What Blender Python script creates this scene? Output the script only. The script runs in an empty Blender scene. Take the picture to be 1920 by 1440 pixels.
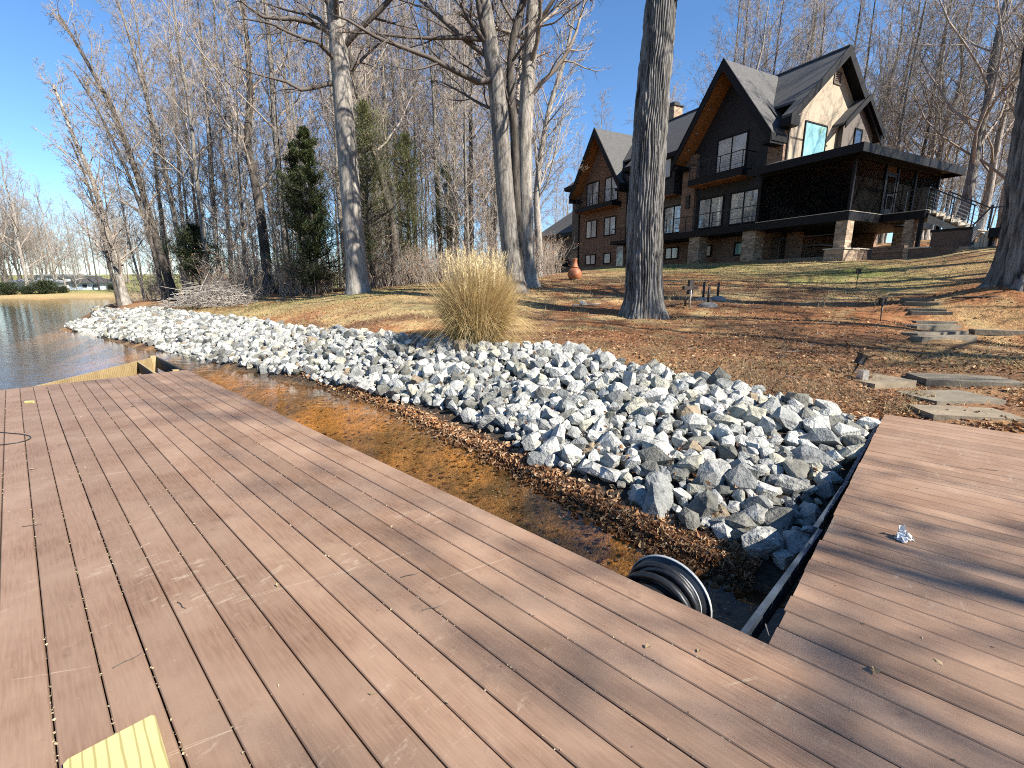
import bpy, math, random
import numpy as np
from mathutils import Vector

# ------------------------------------------------------------------ camera, sky, sun, exposure
SC = bpy.context.scene
COL = SC.collection
F, EYE = 860.0, 1.55
PITCH = math.atan(183 / 860)
cp, sp = math.cos(PITCH), math.sin(PITCH)
cam_d = bpy.data.cameras.new('camera')
cam = bpy.data.objects.new('camera', cam_d)
COL.objects.link(cam)
cam.location = (0, 0, EYE)
cam.rotation_euler = (math.pi / 2 - PITCH, 0, 0)
cam_d.sensor_width = 36
cam_d.lens = 36 * F / 1920
cam_d.clip_end = 2000
cam_d.clip_start = .05
SC.camera = cam

SUN_AZ = (.83, -.56)
SUN_EL = math.radians(40)
world = bpy.data.worlds.new('World')
SC.world = world
world.use_nodes = True
wn = world.node_tree
bg = wn.nodes['Background']
sky = wn.nodes.new('ShaderNodeTexSky')
sky.sky_type = 'NISHITA'
sky.sun_disc = False
sky.sun_elevation = SUN_EL
sky.sun_rotation = math.atan2(SUN_AZ[0], SUN_AZ[1])
sky.air_density = 1.0
sky.dust_density = 0.0
sky.ozone_density = 6.0
sat = wn.nodes.new('ShaderNodeHueSaturation')
sat.inputs['Saturation'].default_value = 1.08
wn.links.new(sky.outputs[0], sat.inputs['Color'])
wn.links.new(sat.outputs[0], bg.inputs[0])
bg.inputs[1].default_value = .083
sun_d = bpy.data.lights.new('sun', 'SUN')
sun_d.energy = 5.0
sun_d.angle = math.radians(.53)
sun_d.color = (1.0, .925, .81)
sun = bpy.data.objects.new('sun', sun_d)
COL.objects.link(sun)
_k = math.hypot(*SUN_AZ)
SUND = Vector((SUN_AZ[0] / _k * math.cos(SUN_EL), SUN_AZ[1] / _k * math.cos(SUN_EL), math.sin(SUN_EL)))
sun.rotation_euler = SUND.to_track_quat('Z', 'Y').to_euler()
sun.location = SUND * 60
SC.view_settings.view_transform = 'Standard'
SC.view_settings.look = 'None'
SC.view_settings.exposure = 1.36
SC.view_settings.gamma = 1
SC.view_settings.use_curve_mapping = False
SC.render.engine = 'CYCLES'
cy = SC.cycles
cy.max_bounces = 5
cy.diffuse_bounces = 2
cy.glossy_bounces = 2
cy.transmission_bounces = 3
cy.transparent_max_bounces = 12
cy.use_denoising = False
cy.filter_width = 1.05
cy.use_adaptive_sampling = True
cy.adaptive_threshold = .012
cy.sample_clamp_indirect = 1.5
cy.caustics_reflective = False
cy.caustics_refractive = False

# ------------------------------------------------------------------ geometry helpers
RNG = np.random.default_rng(7)


def ray(px, py):
    u, v = (px - 960) / F, (py - 720) / F
    return np.array([u, cp - v * sp, -sp - v * cp])


def onz(px, py, z):          # where the line of sight meets a level z
    r = ray(px, py)
    return np.array([0, 0, EYE]) + r * ((z - EYE) / r[2])


def aty(px, py, Y):          # the point on a line of sight at distance Y
    r = ray(px, py)
    return np.array([0, 0, EYE]) + r * (Y / r[1])


def project(p):
    p = np.asarray(p, float).reshape(-1, 3) - [0, 0, EYE]
    f = p[:, 1] * cp - p[:, 2] * sp
    d = -p[:, 2] * cp - p[:, 1] * sp
    f = np.where(f < .05, .05, f)
    return 960 + F * p[:, 0] / f, 720 + F * d / f, f


def new_mesh(name, verts, faces_by_n, smooth=False, colors=None, mats=None, mat_idx=None):
    """Fast mesh from a vert array and a list of (F,n) index arrays."""
    me = bpy.data.meshes.new(name)
    verts = np.asarray(verts, np.float32).reshape(-1, 3)
    me.vertices.add(len(verts))
    me.vertices.foreach_set('co', verts.ravel())
    faces_by_n = [np.asarray(f, np.int32) for f in faces_by_n if len(f)]
    loops = np.concatenate([f.ravel() for f in faces_by_n])
    tot = np.concatenate([np.full(len(f), f.shape[1], np.int32) for f in faces_by_n])
    st = np.concatenate([[0], np.cumsum(tot)[:-1]]).astype(np.int32)
    me.loops.add(len(loops))
    me.loops.foreach_set('vertex_index', loops)
    me.polygons.add(len(tot))
    me.polygons.foreach_set('loop_start', st)
    me.polygons.foreach_set('loop_total', tot)
    me.polygons.foreach_set('use_smooth', np.full(len(tot), bool(smooth)))
    if colors is not None:
        at = me.color_attributes.new('col', 'FLOAT_COLOR', 'POINT')
        c = np.ones((len(verts), 4), np.float32)
        c[:, :3] = colors
        at.data.foreach_set('color', c.ravel())
    me.update(calc_edges=True)
    return me


def add(name, me, mat=None, parent=None, loc=(0, 0, 0), rot=(0, 0, 0), scale=(1, 1, 1)):
    o = bpy.data.objects.new(name, me)
    COL.objects.link(o)
    if mat is not None and me is not None and not me.materials:
        me.materials.append(mat)
    o.parent = parent
    o.location = loc
    o.rotation_euler = rot
    o.scale = scale
    return o


def empty(name, loc=(0, 0, 0), rot=(0, 0, 0), label=None, cat=None, group=None, parent=None):
    o = bpy.data.objects.new(name, None)
    COL.objects.link(o)
    o.location = loc
    o.rotation_euler = rot
    o.parent = parent
    o.empty_display_size = .1
    if label:
        tag(o, label, cat, group)
    return o


def tag(o, label=None, cat=None, group=None, kind=None):
    if label:
        o['label'] = label
    if cat:
        o['category'] = cat
    if group:
        o['group'] = group
    if kind:
        o['kind'] = kind
    return o


class MB:
    """Collects boxes, prisms and tubes into one mesh."""
    def __init__(self):
        self.v, self.f3, self.f4, self.fn, self.n = [], [], [], [], 0

    def pts(self, p):
        p = np.asarray(p, float).reshape(-1, 3)
        i = self.n
        self.v.append(p)
        self.n += len(p)
        return i

    def box(self, x0, x1, y0, y1, z0, z1):
        i = self.pts([(x0, y0, z0), (x1, y0, z0), (x1, y1, z0), (x0, y1, z0), (x0, y0, z1), (x1, y0, z1), (x1, y1, z1), (x0, y1, z1)])
        for q in ((0, 3, 2, 1), (4, 5, 6, 7), (0, 1, 5, 4), (1, 2, 6, 5), (2, 3, 7, 6), (3, 0, 4, 7)):
            self.f4.append([i + k for k in q])
        return self

    def prism(self, poly, vec):
        """Extrude a closed polygon (list of 3D points) along vec."""
        poly = np.asarray(poly, float)
        n = len(poly)
        i = self.pts(poly)
        self.pts(poly + np.asarray(vec, float))
        self.fn.append([i + k for k in range(n)][::-1])
        self.fn.append([i + n + k for k in range(n)])
        for k in range(n):
            j = (k + 1) % n
            self.f4.append([i + k, i + j, i + n + j, i + n + k])
        return self

    def beam(self, a, b, w, h, up=(0, 0, 1)):
        a, b, up = np.asarray(a, float), np.asarray(b, float), np.asarray(up, float)
        d = b - a
        d = d / np.linalg.norm(d)
        s = np.cross(d, up)
        s /= np.linalg.norm(s) + 1e-9
        u = np.cross(s, d)
        q = [a - s * w / 2 - u * h / 2, a + s * w / 2 - u * h / 2, a + s * w / 2 + u * h / 2, a - s * w / 2 + u * h / 2]
        return self.prism(q, b - a)

    def tube(self, pts, rad, k=8, cap=True):
        pts = np.asarray(pts, float)
        n = len(pts)
        rad = np.broadcast_to(np.asarray(rad, float), (n,))
        tg = np.gradient(pts, axis=0)
        tg /= np.linalg.norm(tg, axis=1)[:, None] + 1e-9
        ref = np.array([0, 0, 1.]) if abs(tg[0][2]) < .9 else np.array([1., 0, 0])
        u = np.cross(tg[0], ref)
        u /= np.linalg.norm(u)
        rings = []
        for i in range(n):
            u = u - tg[i] * (u @ tg[i])
            u /= np.linalg.norm(u) + 1e-9
            w = np.cross(tg[i], u)
            an = np.linspace(0, 2 * np.pi, k, endpoint=False)
            rings.append(pts[i] + rad[i] * (np.cos(an)[:, None] * u + np.sin(an)[:, None] * w))
        s = self.pts(np.concatenate(rings))
        for i in range(n - 1):
            for j in range(k):
                jj = (j + 1) % k
                self.f4.append([s + i * k + j, s + i * k + jj, s + (i + 1) * k + jj, s + (i + 1) * k + j])
        if cap:
            self.fn.append([s + j for j in range(k)][::-1])
            self.fn.append([s + (n - 1) * k + j for j in range(k)])
        return self

    def lathe(self, prof, k=20, c=(0, 0, 0)):
        """prof: list of (r, z)."""
        n = len(prof)
        an = np.linspace(0, 2 * np.pi, k, endpoint=False)
        v = np.concatenate([np.stack([r * np.cos(an) + c[0], r * np.sin(an) + c[1], np.full(k, z + c[2])], 1) for r, z in prof])
        s = self.pts(v)
        for i in range(n - 1):
            for j in range(k):
                jj = (j + 1) % k
                self.f4.append([s + i * k + j, s + i * k + jj, s + (i + 1) * k + jj, s + (i + 1) * k + j])
        return self

    def mesh(self, name, smooth=False):
        groups = {}
        for f in self.f4 + self.fn:
            groups.setdefault(len(f), []).append(f)
        return new_mesh(name, np.concatenate(self.v), list(groups.values()), smooth)

    def build(self, name, mat, parent=None, smooth=False, **kw):
        return add(name, self.mesh(name, smooth), mat, parent, **kw)


def vnoise(x, y, seed=0):
    """Cheap smooth value noise in -1..1."""
    x, y = np.asarray(x, float), np.asarray(y, float)
    xi, yi = np.floor(x), np.floor(y)
    fx, fy = x - xi, y - yi
    fx, fy = fx * fx * (3 - 2 * fx), fy * fy * (3 - 2 * fy)

    def h(a, b):
        s = np.sin(a * 127.1 + b * 311.7 + seed * 74.7) * 43758.5453
        return (s - np.floor(s)) * 2 - 1
    return (h(xi, yi) * (1 - fx) + h(xi + 1, yi) * fx) * (1 - fy) + (h(xi, yi + 1) * (1 - fx) + h(xi + 1, yi + 1) * fx) * fy


# ------------------------------------------------------------------ materials
def nodes_mat(name):
    m = bpy.data.materials.new(name)
    m.use_nodes = True
    nt = m.node_tree
    return m, nt, nt.nodes['Principled BSDF']


def N(nt, typ, **kw):
    n = nt.nodes.new('ShaderNode' + typ)
    for k, v in kw.items():
        if k.startswith('in_'):
            n.inputs[k[3:].replace('_', ' ')].default_value = v
        else:
            setattr(n, k, v)
    return n


def coords(nt, kind='Object', scale=(1, 1, 1), rotz=0):
    if kind == 'World':
        src = N(nt, 'NewGeometry').outputs['Position']
    else:
        src = N(nt, 'TexCoord').outputs[kind]
    mp = N(nt, 'Mapping')
    mp.inputs['Scale'].default_value = scale
    mp.inputs['Rotation'].default_value = (0, 0, rotz)
    nt.links.new(src, mp.inputs['Vector'])
    return mp.outputs[0]


def noise(nt, vec, scale, detail=4, rough=.6, dist=0):
    n = N(nt, 'TexNoise')
    n.inputs['Scale'].default_value = scale
    n.inputs['Detail'].default_value = detail
    n.inputs['Roughness'].default_value = rough
    n.inputs['Distortion'].default_value = dist
    nt.links.new(vec, n.inputs['Vector'])
    return n.outputs['Fac']


def ramp(nt, fac, stops, interp='LINEAR'):
    r = N(nt, 'ValToRGB')
    cr = r.color_ramp
    cr.interpolation = interp
    while len(cr.elements) < len(stops):
        cr.elements.new(.5)
    for e, (p, c) in zip(cr.elements, stops):
        e.position = p
        e.color = (*c, 1) if len(c) == 3 else c
    nt.links.new(fac, r.inputs[0])
    return r.outputs[0]


def mixc(nt, fac, a, b, mode='MIX'):
    m = N(nt, 'Mix', data_type='RGBA', blend_type=mode)
    for sock, v in ((m.inputs[0], fac), (m.inputs[6], a), (m.inputs[7], b)):
        if hasattr(v, 'is_output'):
            nt.links.new(v, sock)
        elif isinstance(v, (int, float)):
            sock.default_value = v
        else:
            sock.default_value = (*v, 1)
    return m.outputs[2]


def math_n(nt, op, a, b=None, clamp=False):
    m = N(nt, 'Math', operation=op, use_clamp=clamp)
    for s, v in ((m.inputs[0], a), (m.inputs[1], b)):
        if v is None:
            continue
        if hasattr(v, 'is_output'):
            nt.links.new(v, s)
        else:
            s.default_value = v
    return m.outputs[0]


def bump(nt, bsdf, h, strength=.4, dist=.02):
    b = N(nt, 'Bump')
    b.inputs['Strength'].default_value = strength
    b.inputs['Distance'].default_value = dist
    nt.links.new(h, b.inputs['Height'])
    nt.links.new(b.outputs[0], bsdf.inputs['Normal'])
    return b


def simple(name, c, rough=.7, var=.18, scale=6, kind='Object', stretch=(1, 1, 1), bmp=.15, bdist=.01, metal=0, rnd=0):
    m, nt, b = nodes_mat(name)
    v = coords(nt, kind, stretch)
    f = noise(nt, v, scale, 3)
    lo = tuple(x * (1 - var * 1.6) for x in c)
    hi = tuple(min(1, x * (1 + var * 1.3)) for x in c)
    col = ramp(nt, f, [(.25, lo), (.75, hi)])
    if rnd:
        oi = N(nt, 'ObjectInfo')
        g = math_n(nt, 'MULTIPLY_ADD', oi.outputs['Random'], rnd * 2)
        nt.nodes[-1].inputs[2].default_value = 1 - rnd
        hsv = N(nt, 'HueSaturation')
        nt.links.new(g, hsv.inputs['Value'])
        nt.links.new(col, hsv.inputs['Color'])
        col = hsv.outputs[0]
    nt.links.new(col, b.inputs['Base Color'])
    b.inputs['Roughness'].default_value = rough
    b.inputs['Metallic'].default_value = metal
    if bmp:
        bump(nt, b, noise(nt, v, scale * 5, 2), bmp, bdist)
    return m


def vcol_mat(name, rough=.85, spec=.3, trans=0, nscale=0):
    m, nt, b = nodes_mat(name)
    a = N(nt, 'VertexColor', layer_name='col')
    col = mixc(nt, 1.0, a.outputs[0], (.78, .78, .78), 'MULTIPLY')
    nt.links.new(col, b.inputs['Base Color'])
    b.inputs['Roughness'].default_value = rough
    b.inputs['Specular IOR Level'].default_value = spec
    if trans:
        t = N(nt, 'BsdfTranslucent')
        nt.links.new(col, t.inputs[0])
        mx = N(nt, 'MixShader')
        mx.inputs[0].default_value = trans
        nt.links.new(b.outputs[0], mx.inputs[1])
        nt.links.new(t.outputs[0], mx.inputs[2])
        nt.links.new(mx.outputs[0], nt.nodes['Material Output'].inputs[0])
    return m


M = {}
# deck boards: composite brown with streaky grain, scuffs and dust
DECK_ANG = math.atan2(.682, -.731)


def deck_mat():
    m, nt, b = nodes_mat('deck_board')
    v = coords(nt, 'World', (1, 1, 1), -DECK_ANG)
    # the mapping node rotates after scaling, so stretch in a second node
    mp = N(nt, 'Mapping')
    mp.inputs['Scale'].default_value = (1, 14, 1)
    nt.links.new(v, mp.inputs[0])
    vs = mp.outputs[0]
    mp2 = N(nt, 'Mapping')
    mp2.inputs['Scale'].default_value = (2.6, .8, 1)
    mp2.inputs['Rotation'].default_value = (0, 0, .35)
    nt.links.new(v, mp2.inputs[0])
    oi = N(nt, 'ObjectInfo')
    grain = noise(nt, vs, 6, 4, .65)
    blot = noise(nt, v, 1.7, 3, .65)
    c = ramp(nt, grain, [(.28, (.142, .082, .052)), (.5, (.200, .121, .079)), (.72, (.252, .160, .108))])
    c = mixc(nt, ramp(nt, blot, [(.35, (0, 0, 0)), (.7, (1, 1, 1))]), c, (.275, .184, .128))
    # per-board tone
    hsv = N(nt, 'HueSaturation')
    val = math_n(nt, 'MULTIPLY_ADD', oi.outputs['Random'], .30)
    nt.nodes[-1].inputs[2].default_value = .85
    nt.links.new(val, hsv.inputs['Value'])
    nt.links.new(c, hsv.inputs['Color'])
    c = hsv.outputs[0]
    # pale scuffs
    sc1 = noise(nt, mp2.outputs[0], 7, 7, .82, .35)
    big = noise(nt, v, 1.1, 1)
    sc = math_n(nt, 'ADD', sc1, math_n(nt, 'MULTIPLY', big, .35))
    c = mixc(nt, ramp(nt, sc, [(.775, (0, 0, 0)), (.89, (.7, .7, .7))]), c, (.36, .29, .215))
    # dark stains
    st = noise(nt, v, 3.3, 4, .7)
    c = mixc(nt, ramp(nt, st, [(.62, (0, 0, 0)), (.78, (.55, .55, .55))]), c, (.062, .040, .030))
    # long pale drag scratches across the boards
    pos = N(nt, 'NewGeometry').outputs['Position']
    for (ax, ay), (bx, by), wd_ in (((400, 1222), (985, 1035), .0035), ((20, 1275), (230, 1240), .004), ((250, 1440), (640, 1290), .003), ((430, 1130), (800, 1028), .0025), ((760, 985), (870, 935), .002), ((1180, 1330), (1420, 1270), .003), ((120, 900), (330, 872), .003)):
        pa_, pb_ = onz(ax, ay, 0), onz(bx, by, 0)
        d_ = (pb_ - pa_)
        L_ = np.linalg.norm(d_)
        d_ /= L_

        def dotp(vec):
            vm = N(nt, 'VectorMath', operation='DOT_PRODUCT')
            nt.links.new(pos, vm.inputs[0])
            vm.inputs[1].default_value = vec
            return vm.outputs['Value']
        off_ = math_n(nt, 'ABSOLUTE', math_n(nt, 'SUBTRACT', dotp((-d_[1], d_[0], 0)), float(-d_[1] * pa_[0] + d_[0] * pa_[1])))
        off_ = math_n(nt, 'SUBTRACT', off_, math_n(nt, 'MULTIPLY', math_n(nt, 'SUBTRACT', big, .5), .05))
        off_ = math_n(nt, 'ABSOLUTE', off_)
        near_ = math_n(nt, 'SUBTRACT', 1.0, math_n(nt, 'DIVIDE', off_, wd_), True)
        al = math_n(nt, 'ABSOLUTE', math_n(nt, 'SUBTRACT', dotp((d_[0], d_[1], 0)), float((d_ @ pa_) + L_ / 2)))
        on_ = math_n(nt, 'LESS_THAN', al, float(L_ / 2))
        fm = math_n(nt, 'MULTIPLY', math_n(nt, 'MULTIPLY', near_, on_), ramp(nt, sc1, [(.35, (.1, .1, .1)), (.6, (.9, .9, .9))]))
        c = mixc(nt, fm, c, (.40, .33, .24))
    # tiny specks
    vor = N(nt, 'TexVoronoi')
    vor.inputs['Scale'].default_value = 26
    nt.links.new(v, vor.inputs['Vector'])
    spk = ramp(nt, vor.outputs['Distance'], [(.04, (1, 1, 1)), (.075, (0, 0, 0))])
    keep = ramp(nt, noise(nt, v, 4, 2), [(.55, (0, 0, 0)), (.62, (.7, .7, .7))])
    c = mixc(nt, mixc(nt, 1.0, spk, keep, 'MULTIPLY'), c, (.38, .31, .23))
    nt.links.new(c, b.inputs['Base Color'])
    b.inputs['Roughness'].default_value = .62
    b.inputs['Specular IOR Level'].default_value = .35
    bump(nt, b, grain, .4, .005)
    return m


M['deck'] = deck_mat()
M['black_joist'] = simple('black_joist', (.02, .019, .018), .8)  # coloured near black so the gaps between boards look deeply shaded
M['fascia_blue'] = simple('fascia_blue', (.05, .065, .085), .45, .25, 8)
M['metal_dark'] = simple('metal_dark', (.012, .012, .014), .45, .1, bmp=0)
M['galv'] = simple('galv', (.55, .55, .54), .35, .2, 20, metal=.8)


def lumber(name, c1, c2, line):
    m, nt, b = nodes_mat(name)
    v = coords(nt, 'Object', (1, 1, 1))
    mp = N(nt, 'Mapping')
    mp.inputs['Scale'].default_value = (.22, 1, 1)
    nt.links.new(v, mp.inputs[0])
    w = N(nt, 'TexWave', wave_type='BANDS', bands_direction='Y')
    w.inputs['Scale'].default_value = 10
    w.inputs['Distortion'].default_value = 3.0
    w.inputs['Detail'].default_value = 2
    w.inputs['Detail Scale'].default_value = 1.2
    nt.links.new(mp.outputs[0], w.inputs[0])
    c = ramp(nt, noise(nt, v, 5, 6), [(.3, c1), (.7, c2)])
    c = mixc(nt, ramp(nt, w.outputs['Fac'], [(.84, (0, 0, 0)), (.98, (.7, .7, .7))]), c, line)
    nt.links.new(c, b.inputs['Base Color'])
    b.inputs['Roughness'].default_value = .7
    bump(nt, b, noise(nt, v, 40, 3), .08, .002)
    return m


M['lumber'] = lumber('lumber', (.43, .38, .155), (.52, .46, .20), (.20, .165, .06))
M['lumber_old'] = lumber('lumber_old', (.27, .19, .09), (.38, .285, .14), (.14, .09, .04))


def rock_mat(name, lo, hi, var=.22):
    m, nt, b = nodes_mat(name)
    v = coords(nt, 'World')
    f = noise(nt, v, 7, 4, .7, .6)
    c = ramp(nt, f, [(.3, lo), (.52, hi), (.8, tuple(min(.8, x * 1.25) for x in hi))])
    vein = noise(nt, v, 3.5, 3, .6, 2.5)
    c = mixc(nt, ramp(nt, vein, [(.48, (0, 0, 0)), (.5, (.45, .45, .45)), (.52, (0, 0, 0))]), c, (.45, .45, .42))
    a = N(nt, 'VertexColor', layer_name='col')
    oi = N(nt, 'ObjectInfo')
    c = mixc(nt, 1.0, c, a.outputs[0], 'MULTIPLY')
    nt.links.new(c, b.inputs['Base Color'])
    b.inputs['Roughness'].default_value = .85
    b.inputs['Specular IOR Level'].default_value = .3
    bump(nt, b, math_n(nt, 'ADD', noise(nt, v, 30, 3, .7), math_n(nt, 'MULTIPLY', noise(nt, v, 9, 2, .6), 1.6)), .75, .035)
    return m


M['rock'] = rock_mat('rock', (.145, .144, .137), (.35, .347, .328))
M['leaf'] = vcol_mat('dead_leaf', .8, .25, .25)
M['straw'] = vcol_mat('straw', .8, .2, .35)
M['needle'] = vcol_mat('evergreen_leaf', .65, .35, .2)
M['bits'] = vcol_mat('bits', .9, .1)


def bark_mat(name, dark, light, sc=9, stretch=.18, strength=.7, moss=None):
    m, nt, b = nodes_mat(name)
    v = coords(nt, 'Object', (1, 1, stretch))
    ridg = noise(nt, v, sc, 4, .6, .4)
    fine = noise(nt, v, sc * 4, 3, .7)
    h = math_n(nt, 'MULTIPLY_ADD', fine, .35)
    nt.links.new(ridg, nt.nodes[-1].inputs[2])
    c = ramp(nt, h, [(.52, dark), (.66, tuple((a + d) / 2 for a, d in zip(dark, light))), (.8, light)])
    pat = noise(nt, coords(nt, 'Object', (1, 1, .5)), 1.3, 4)
    c = mixc(nt, ramp(nt, pat, [(.45, (0, 0, 0)), (.75, (.4, .4, .4))]), c, light)
    nt.links.new(c, b.inputs['Base Color'])
    b.inputs['Roughness'].default_value = .9
    b.inputs['Specular IOR Level'].default_value = .2
    bump(nt, b, h, strength, .05)
    return m


M['bark_oak'] = bark_mat('bark_oak', (.020, .019, .018), (.215, .205, .19), 7, .13, 1.0)
M['bark_pale'] = bark_mat('bark_pale', (.115, .10, .085), (.33, .305, .27), 8, .22, .55)
M['bark'] = bark_mat('bark', (.055, .049, .042), (.225, .208, .185), 9, .2, .6)
M['bark_dark'] = bark_mat('bark_dark', (.025, .021, .018), (.105, .092, .08), 9, .2, .6)
M['twig'] = simple('twig', (.265, .222, .182), .85, .25, 1.5, bmp=0, rnd=.18)
M['twig_pale'] = simple('twig_pale', (.28, .252, .222), .85, .25, 1.5, bmp=0, rnd=.1)
M['twig_dark'] = simple('twig_dark', (.085, .070, .060), .85, .25, 1.5, bmp=0, rnd=.1)


def brick_mat(name, c1, c2, mortar, bw=.2, bh=.0667, stone=False):
    m, nt, b = nodes_mat(name)
    tc = N(nt, 'TexCoord')
    sx = N(nt, 'SeparateXYZ')
    nt.links.new(tc.outputs['Object'], sx.inputs[0])
    xy = math_n(nt, 'ADD', sx.outputs[0], sx.outputs[1])
    cb = N(nt, 'CombineXYZ')
    nt.links.new(xy, cb.inputs[0])
    nt.links.new(sx.outputs[2], cb.inputs[1])
    br = N(nt, 'TexBrick')
    br.inputs['Scale'].default_value = 1
    br.inputs['Brick Width'].default_value = bw
    br.inputs['Row Height'].default_value = bh
    br.inputs['Mortar Size'].default_value = .009
    br.inputs['Mortar Smooth'].default_value = .3
    br.inputs['Bias'].default_value = 0
    br.inputs['Color1'].default_value = (0, 0, 0, 1)
    br.inputs['Color2'].default_value = (1, 1, 1, 1)
    br.inputs['Mortar'].default_value = (.5, .5, .5, 1)
    nt.links.new(cb.outputs[0], br.inputs['Vector'])
    n1 = noise(nt, cb.outputs[0], 2.2, 5)
    n2 = noise(nt, cb.outputs[0], 5.1, 2)
    col = ramp(nt, br.outputs['Color'], [(0, c1), (.3, c2), (.55, tuple(x * .55 for x in c1)), (.8, tuple(min(1, x * 1.35) for x in c2)), (1, c1)])
    col = mixc(nt, ramp(nt, n2, [(.52, (0, 0, 0)), (.66, (.75, .75, .75))]), col, tuple(x * .38 for x in c1))
    col = mixc(nt, ramp(nt, n1, [(.4, (0, 0, 0)), (.7, (.35, .35, .35))]), col, tuple(min(1, x * 1.5) for x in c2))
    col = mixc(nt, br.outputs['Fac'], col, mortar)
    nt.links.new(col, b.inputs['Base Color'])
    b.inputs['Roughness'].default_value = .9
    bump(nt, b, math_n(nt, 'SUBTRACT', 1.0, br.outputs['Fac']), .5, .01)
    return m


M['brick'] = brick_mat('brick', (.17, .085, .05), (.26, .15, .095), (.21, .175, .14))
M['stone_wall'] = brick_mat('stone_wall', (.22, .155, .10), (.36, .27, .185), (.24, .2, .15), .3, .11)
M['stone_dark'] = brick_mat('stone_dark', (.085, .055, .038), (.15, .10, .07), (.06, .045, .038), .45, .1)


def lap_mat(name, c, pitch=.16, direction='Z', var=.1, strength=.6):
    m, nt, b = nodes_mat(name)
    v = coords(nt, 'Object')
    sx = N(nt, 'SeparateXYZ')
    nt.links.new(v, sx.inputs[0])
    fr = math_n(nt, 'FRACT', math_n(nt, 'DIVIDE', sx.outputs['XYZ'.index(direction)], pitch))
    f = noise(nt, coords(nt, 'Object', (1, 1, 6) if direction == 'Z' else (6, 6, 1)), 2, 5)
    col = ramp(nt, f, [(.3, tuple(x * (1 - var) for x in c)), (.7, tuple(x * (1 + var) for x in c))])
    col = mixc(nt, ramp(nt, fr, [(0, (.6, .6, .6)), (.1, (0, 0, 0))]), col, tuple(x * .35 for x in c))
    nt.links.new(col, b.inputs['Base Color'])
    b.inputs['Roughness'].default_value = .7
    bump(nt, b, fr, strength, .012)
    return m


M['taupe'] = lap_mat('taupe_siding', (.105, .088, .075), .16)
M['tan'] = lap_mat('tan_siding', (.36, .295, .215), .16)
M['charcoal_'] = None
M['charcoal'] = lap_mat('charcoal_panel', (.017, .017, .019), 1.2, 'Z', .1, .2)
M['soffit'] = lap_mat('wood_soffit', (.34, .135, .038), .13, 'Z', .3)
M['timber_wall'] = lap_mat('timber_wall', (.10, .062, .043), .19, 'Z', .3)
M['black'] = simple('black_trim', (.007, .007, .008), .6, .2, 4, bmp=.05)
M['black'].node_tree.nodes['Principled BSDF'].inputs['Specular IOR Level'].default_value = .2
M['cream_trim'] = simple('cream_trim', (.42, .37, .30), .6, .1)
M['tread'] = simple('stair_tread', (.42, .36, .27), .7, .15)


def shingle():
    m, nt, b = nodes_mat('roof_shingle')
    v = coords(nt, 'Object')
    sx = N(nt, 'SeparateXYZ')
    nt.links.new(v, sx.inputs[0])
    cb = N(nt, 'CombineXYZ')
    nt.links.new(math_n(nt, 'ADD', sx.outputs[0], sx.outputs[1]), cb.inputs[0])
    nt.links.new(sx.outputs[2], cb.inputs[1])
    br = N(nt, 'TexBrick')
    br.inputs['Brick Width'].default_value = .3
    br.inputs['Row Height'].default_value = .11
    br.inputs['Mortar Size'].default_value = .012
    br.inputs['Color1'].default_value = (.035, .036, .038, 1)
    br.inputs['Color2'].default_value = (.085, .083, .08, 1)
    br.inputs['Mortar'].default_value = (.03, .03, .03, 1)
    br.inputs['Scale'].default_value = 1
    nt.links.new(cb.outputs[0], br.inputs['Vector'])
    f = noise(nt, v, 12, 6, .7)
    col = mixc(nt, .6, br.outputs['Color'], ramp(nt, f, [(.3, (.035, .035, .037)), (.7, (.115, .112, .108))]))
    nt.links.new(col, b.inputs['Base Color'])
    b.inputs['Roughness'].default_value = .85
    bump(nt, b, f, .4, .02)
    return m


M['shingle'] = shingle()


def glass_mat(name, c, rough=.03, spec=1.0, metal=0.0):
    m, nt, b = nodes_mat(name)
    v = coords(nt, 'Object')
    f = noise(nt, v, .9, 3)
    nt.links.new(ramp(nt, f, [(.3, tuple(x * .7 for x in c)), (.7, c)]), b.inputs['Base Color'])
    b.inputs['Roughness'].default_value = rough
    b.inputs['Specular IOR Level'].default_value = spec
    b.inputs['IOR'].default_value = 1.6
    b.inputs['Metallic'].default_value = metal
    bump(nt, b, noise(nt, v, 1.6, 2), .06, .02)
    return m


M['glass'] = glass_mat('window_glass', (.52, .61, .66), .03, 1.0, .6)
M['glass_blind'] = glass_mat('window_blind_glass', (.60, .65, .66), .08, .8, .25)
M['glass_sky_tint'] = glass_mat('window_sky_tint_glass', (.34, .62, .56), .05, .8, .2)  # teal base paints the reflected sky into the pane
M['glass_dark'] = glass_mat('window_dark_glass', (.03, .04, .06))


def screen_mat(name='insect_screen', dens=.5):
    m, nt, b = nodes_mat(name)
    b.inputs['Base Color'].default_value = (.004, .004, .004, 1)
    b.inputs['Specular IOR Level'].default_value = .05
    b.inputs['Roughness'].default_value = .8
    t = N(nt, 'BsdfTransparent')
    mx = N(nt, 'MixShader')
    mx.inputs[0].default_value = dens
    nt.links.new(t.outputs[0], mx.inputs[1])
    nt.links.new(b.outputs[0], mx.inputs[2])
    nt.links.new(mx.outputs[0], nt.nodes['Material Output'].inputs[0])
    return m


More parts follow.
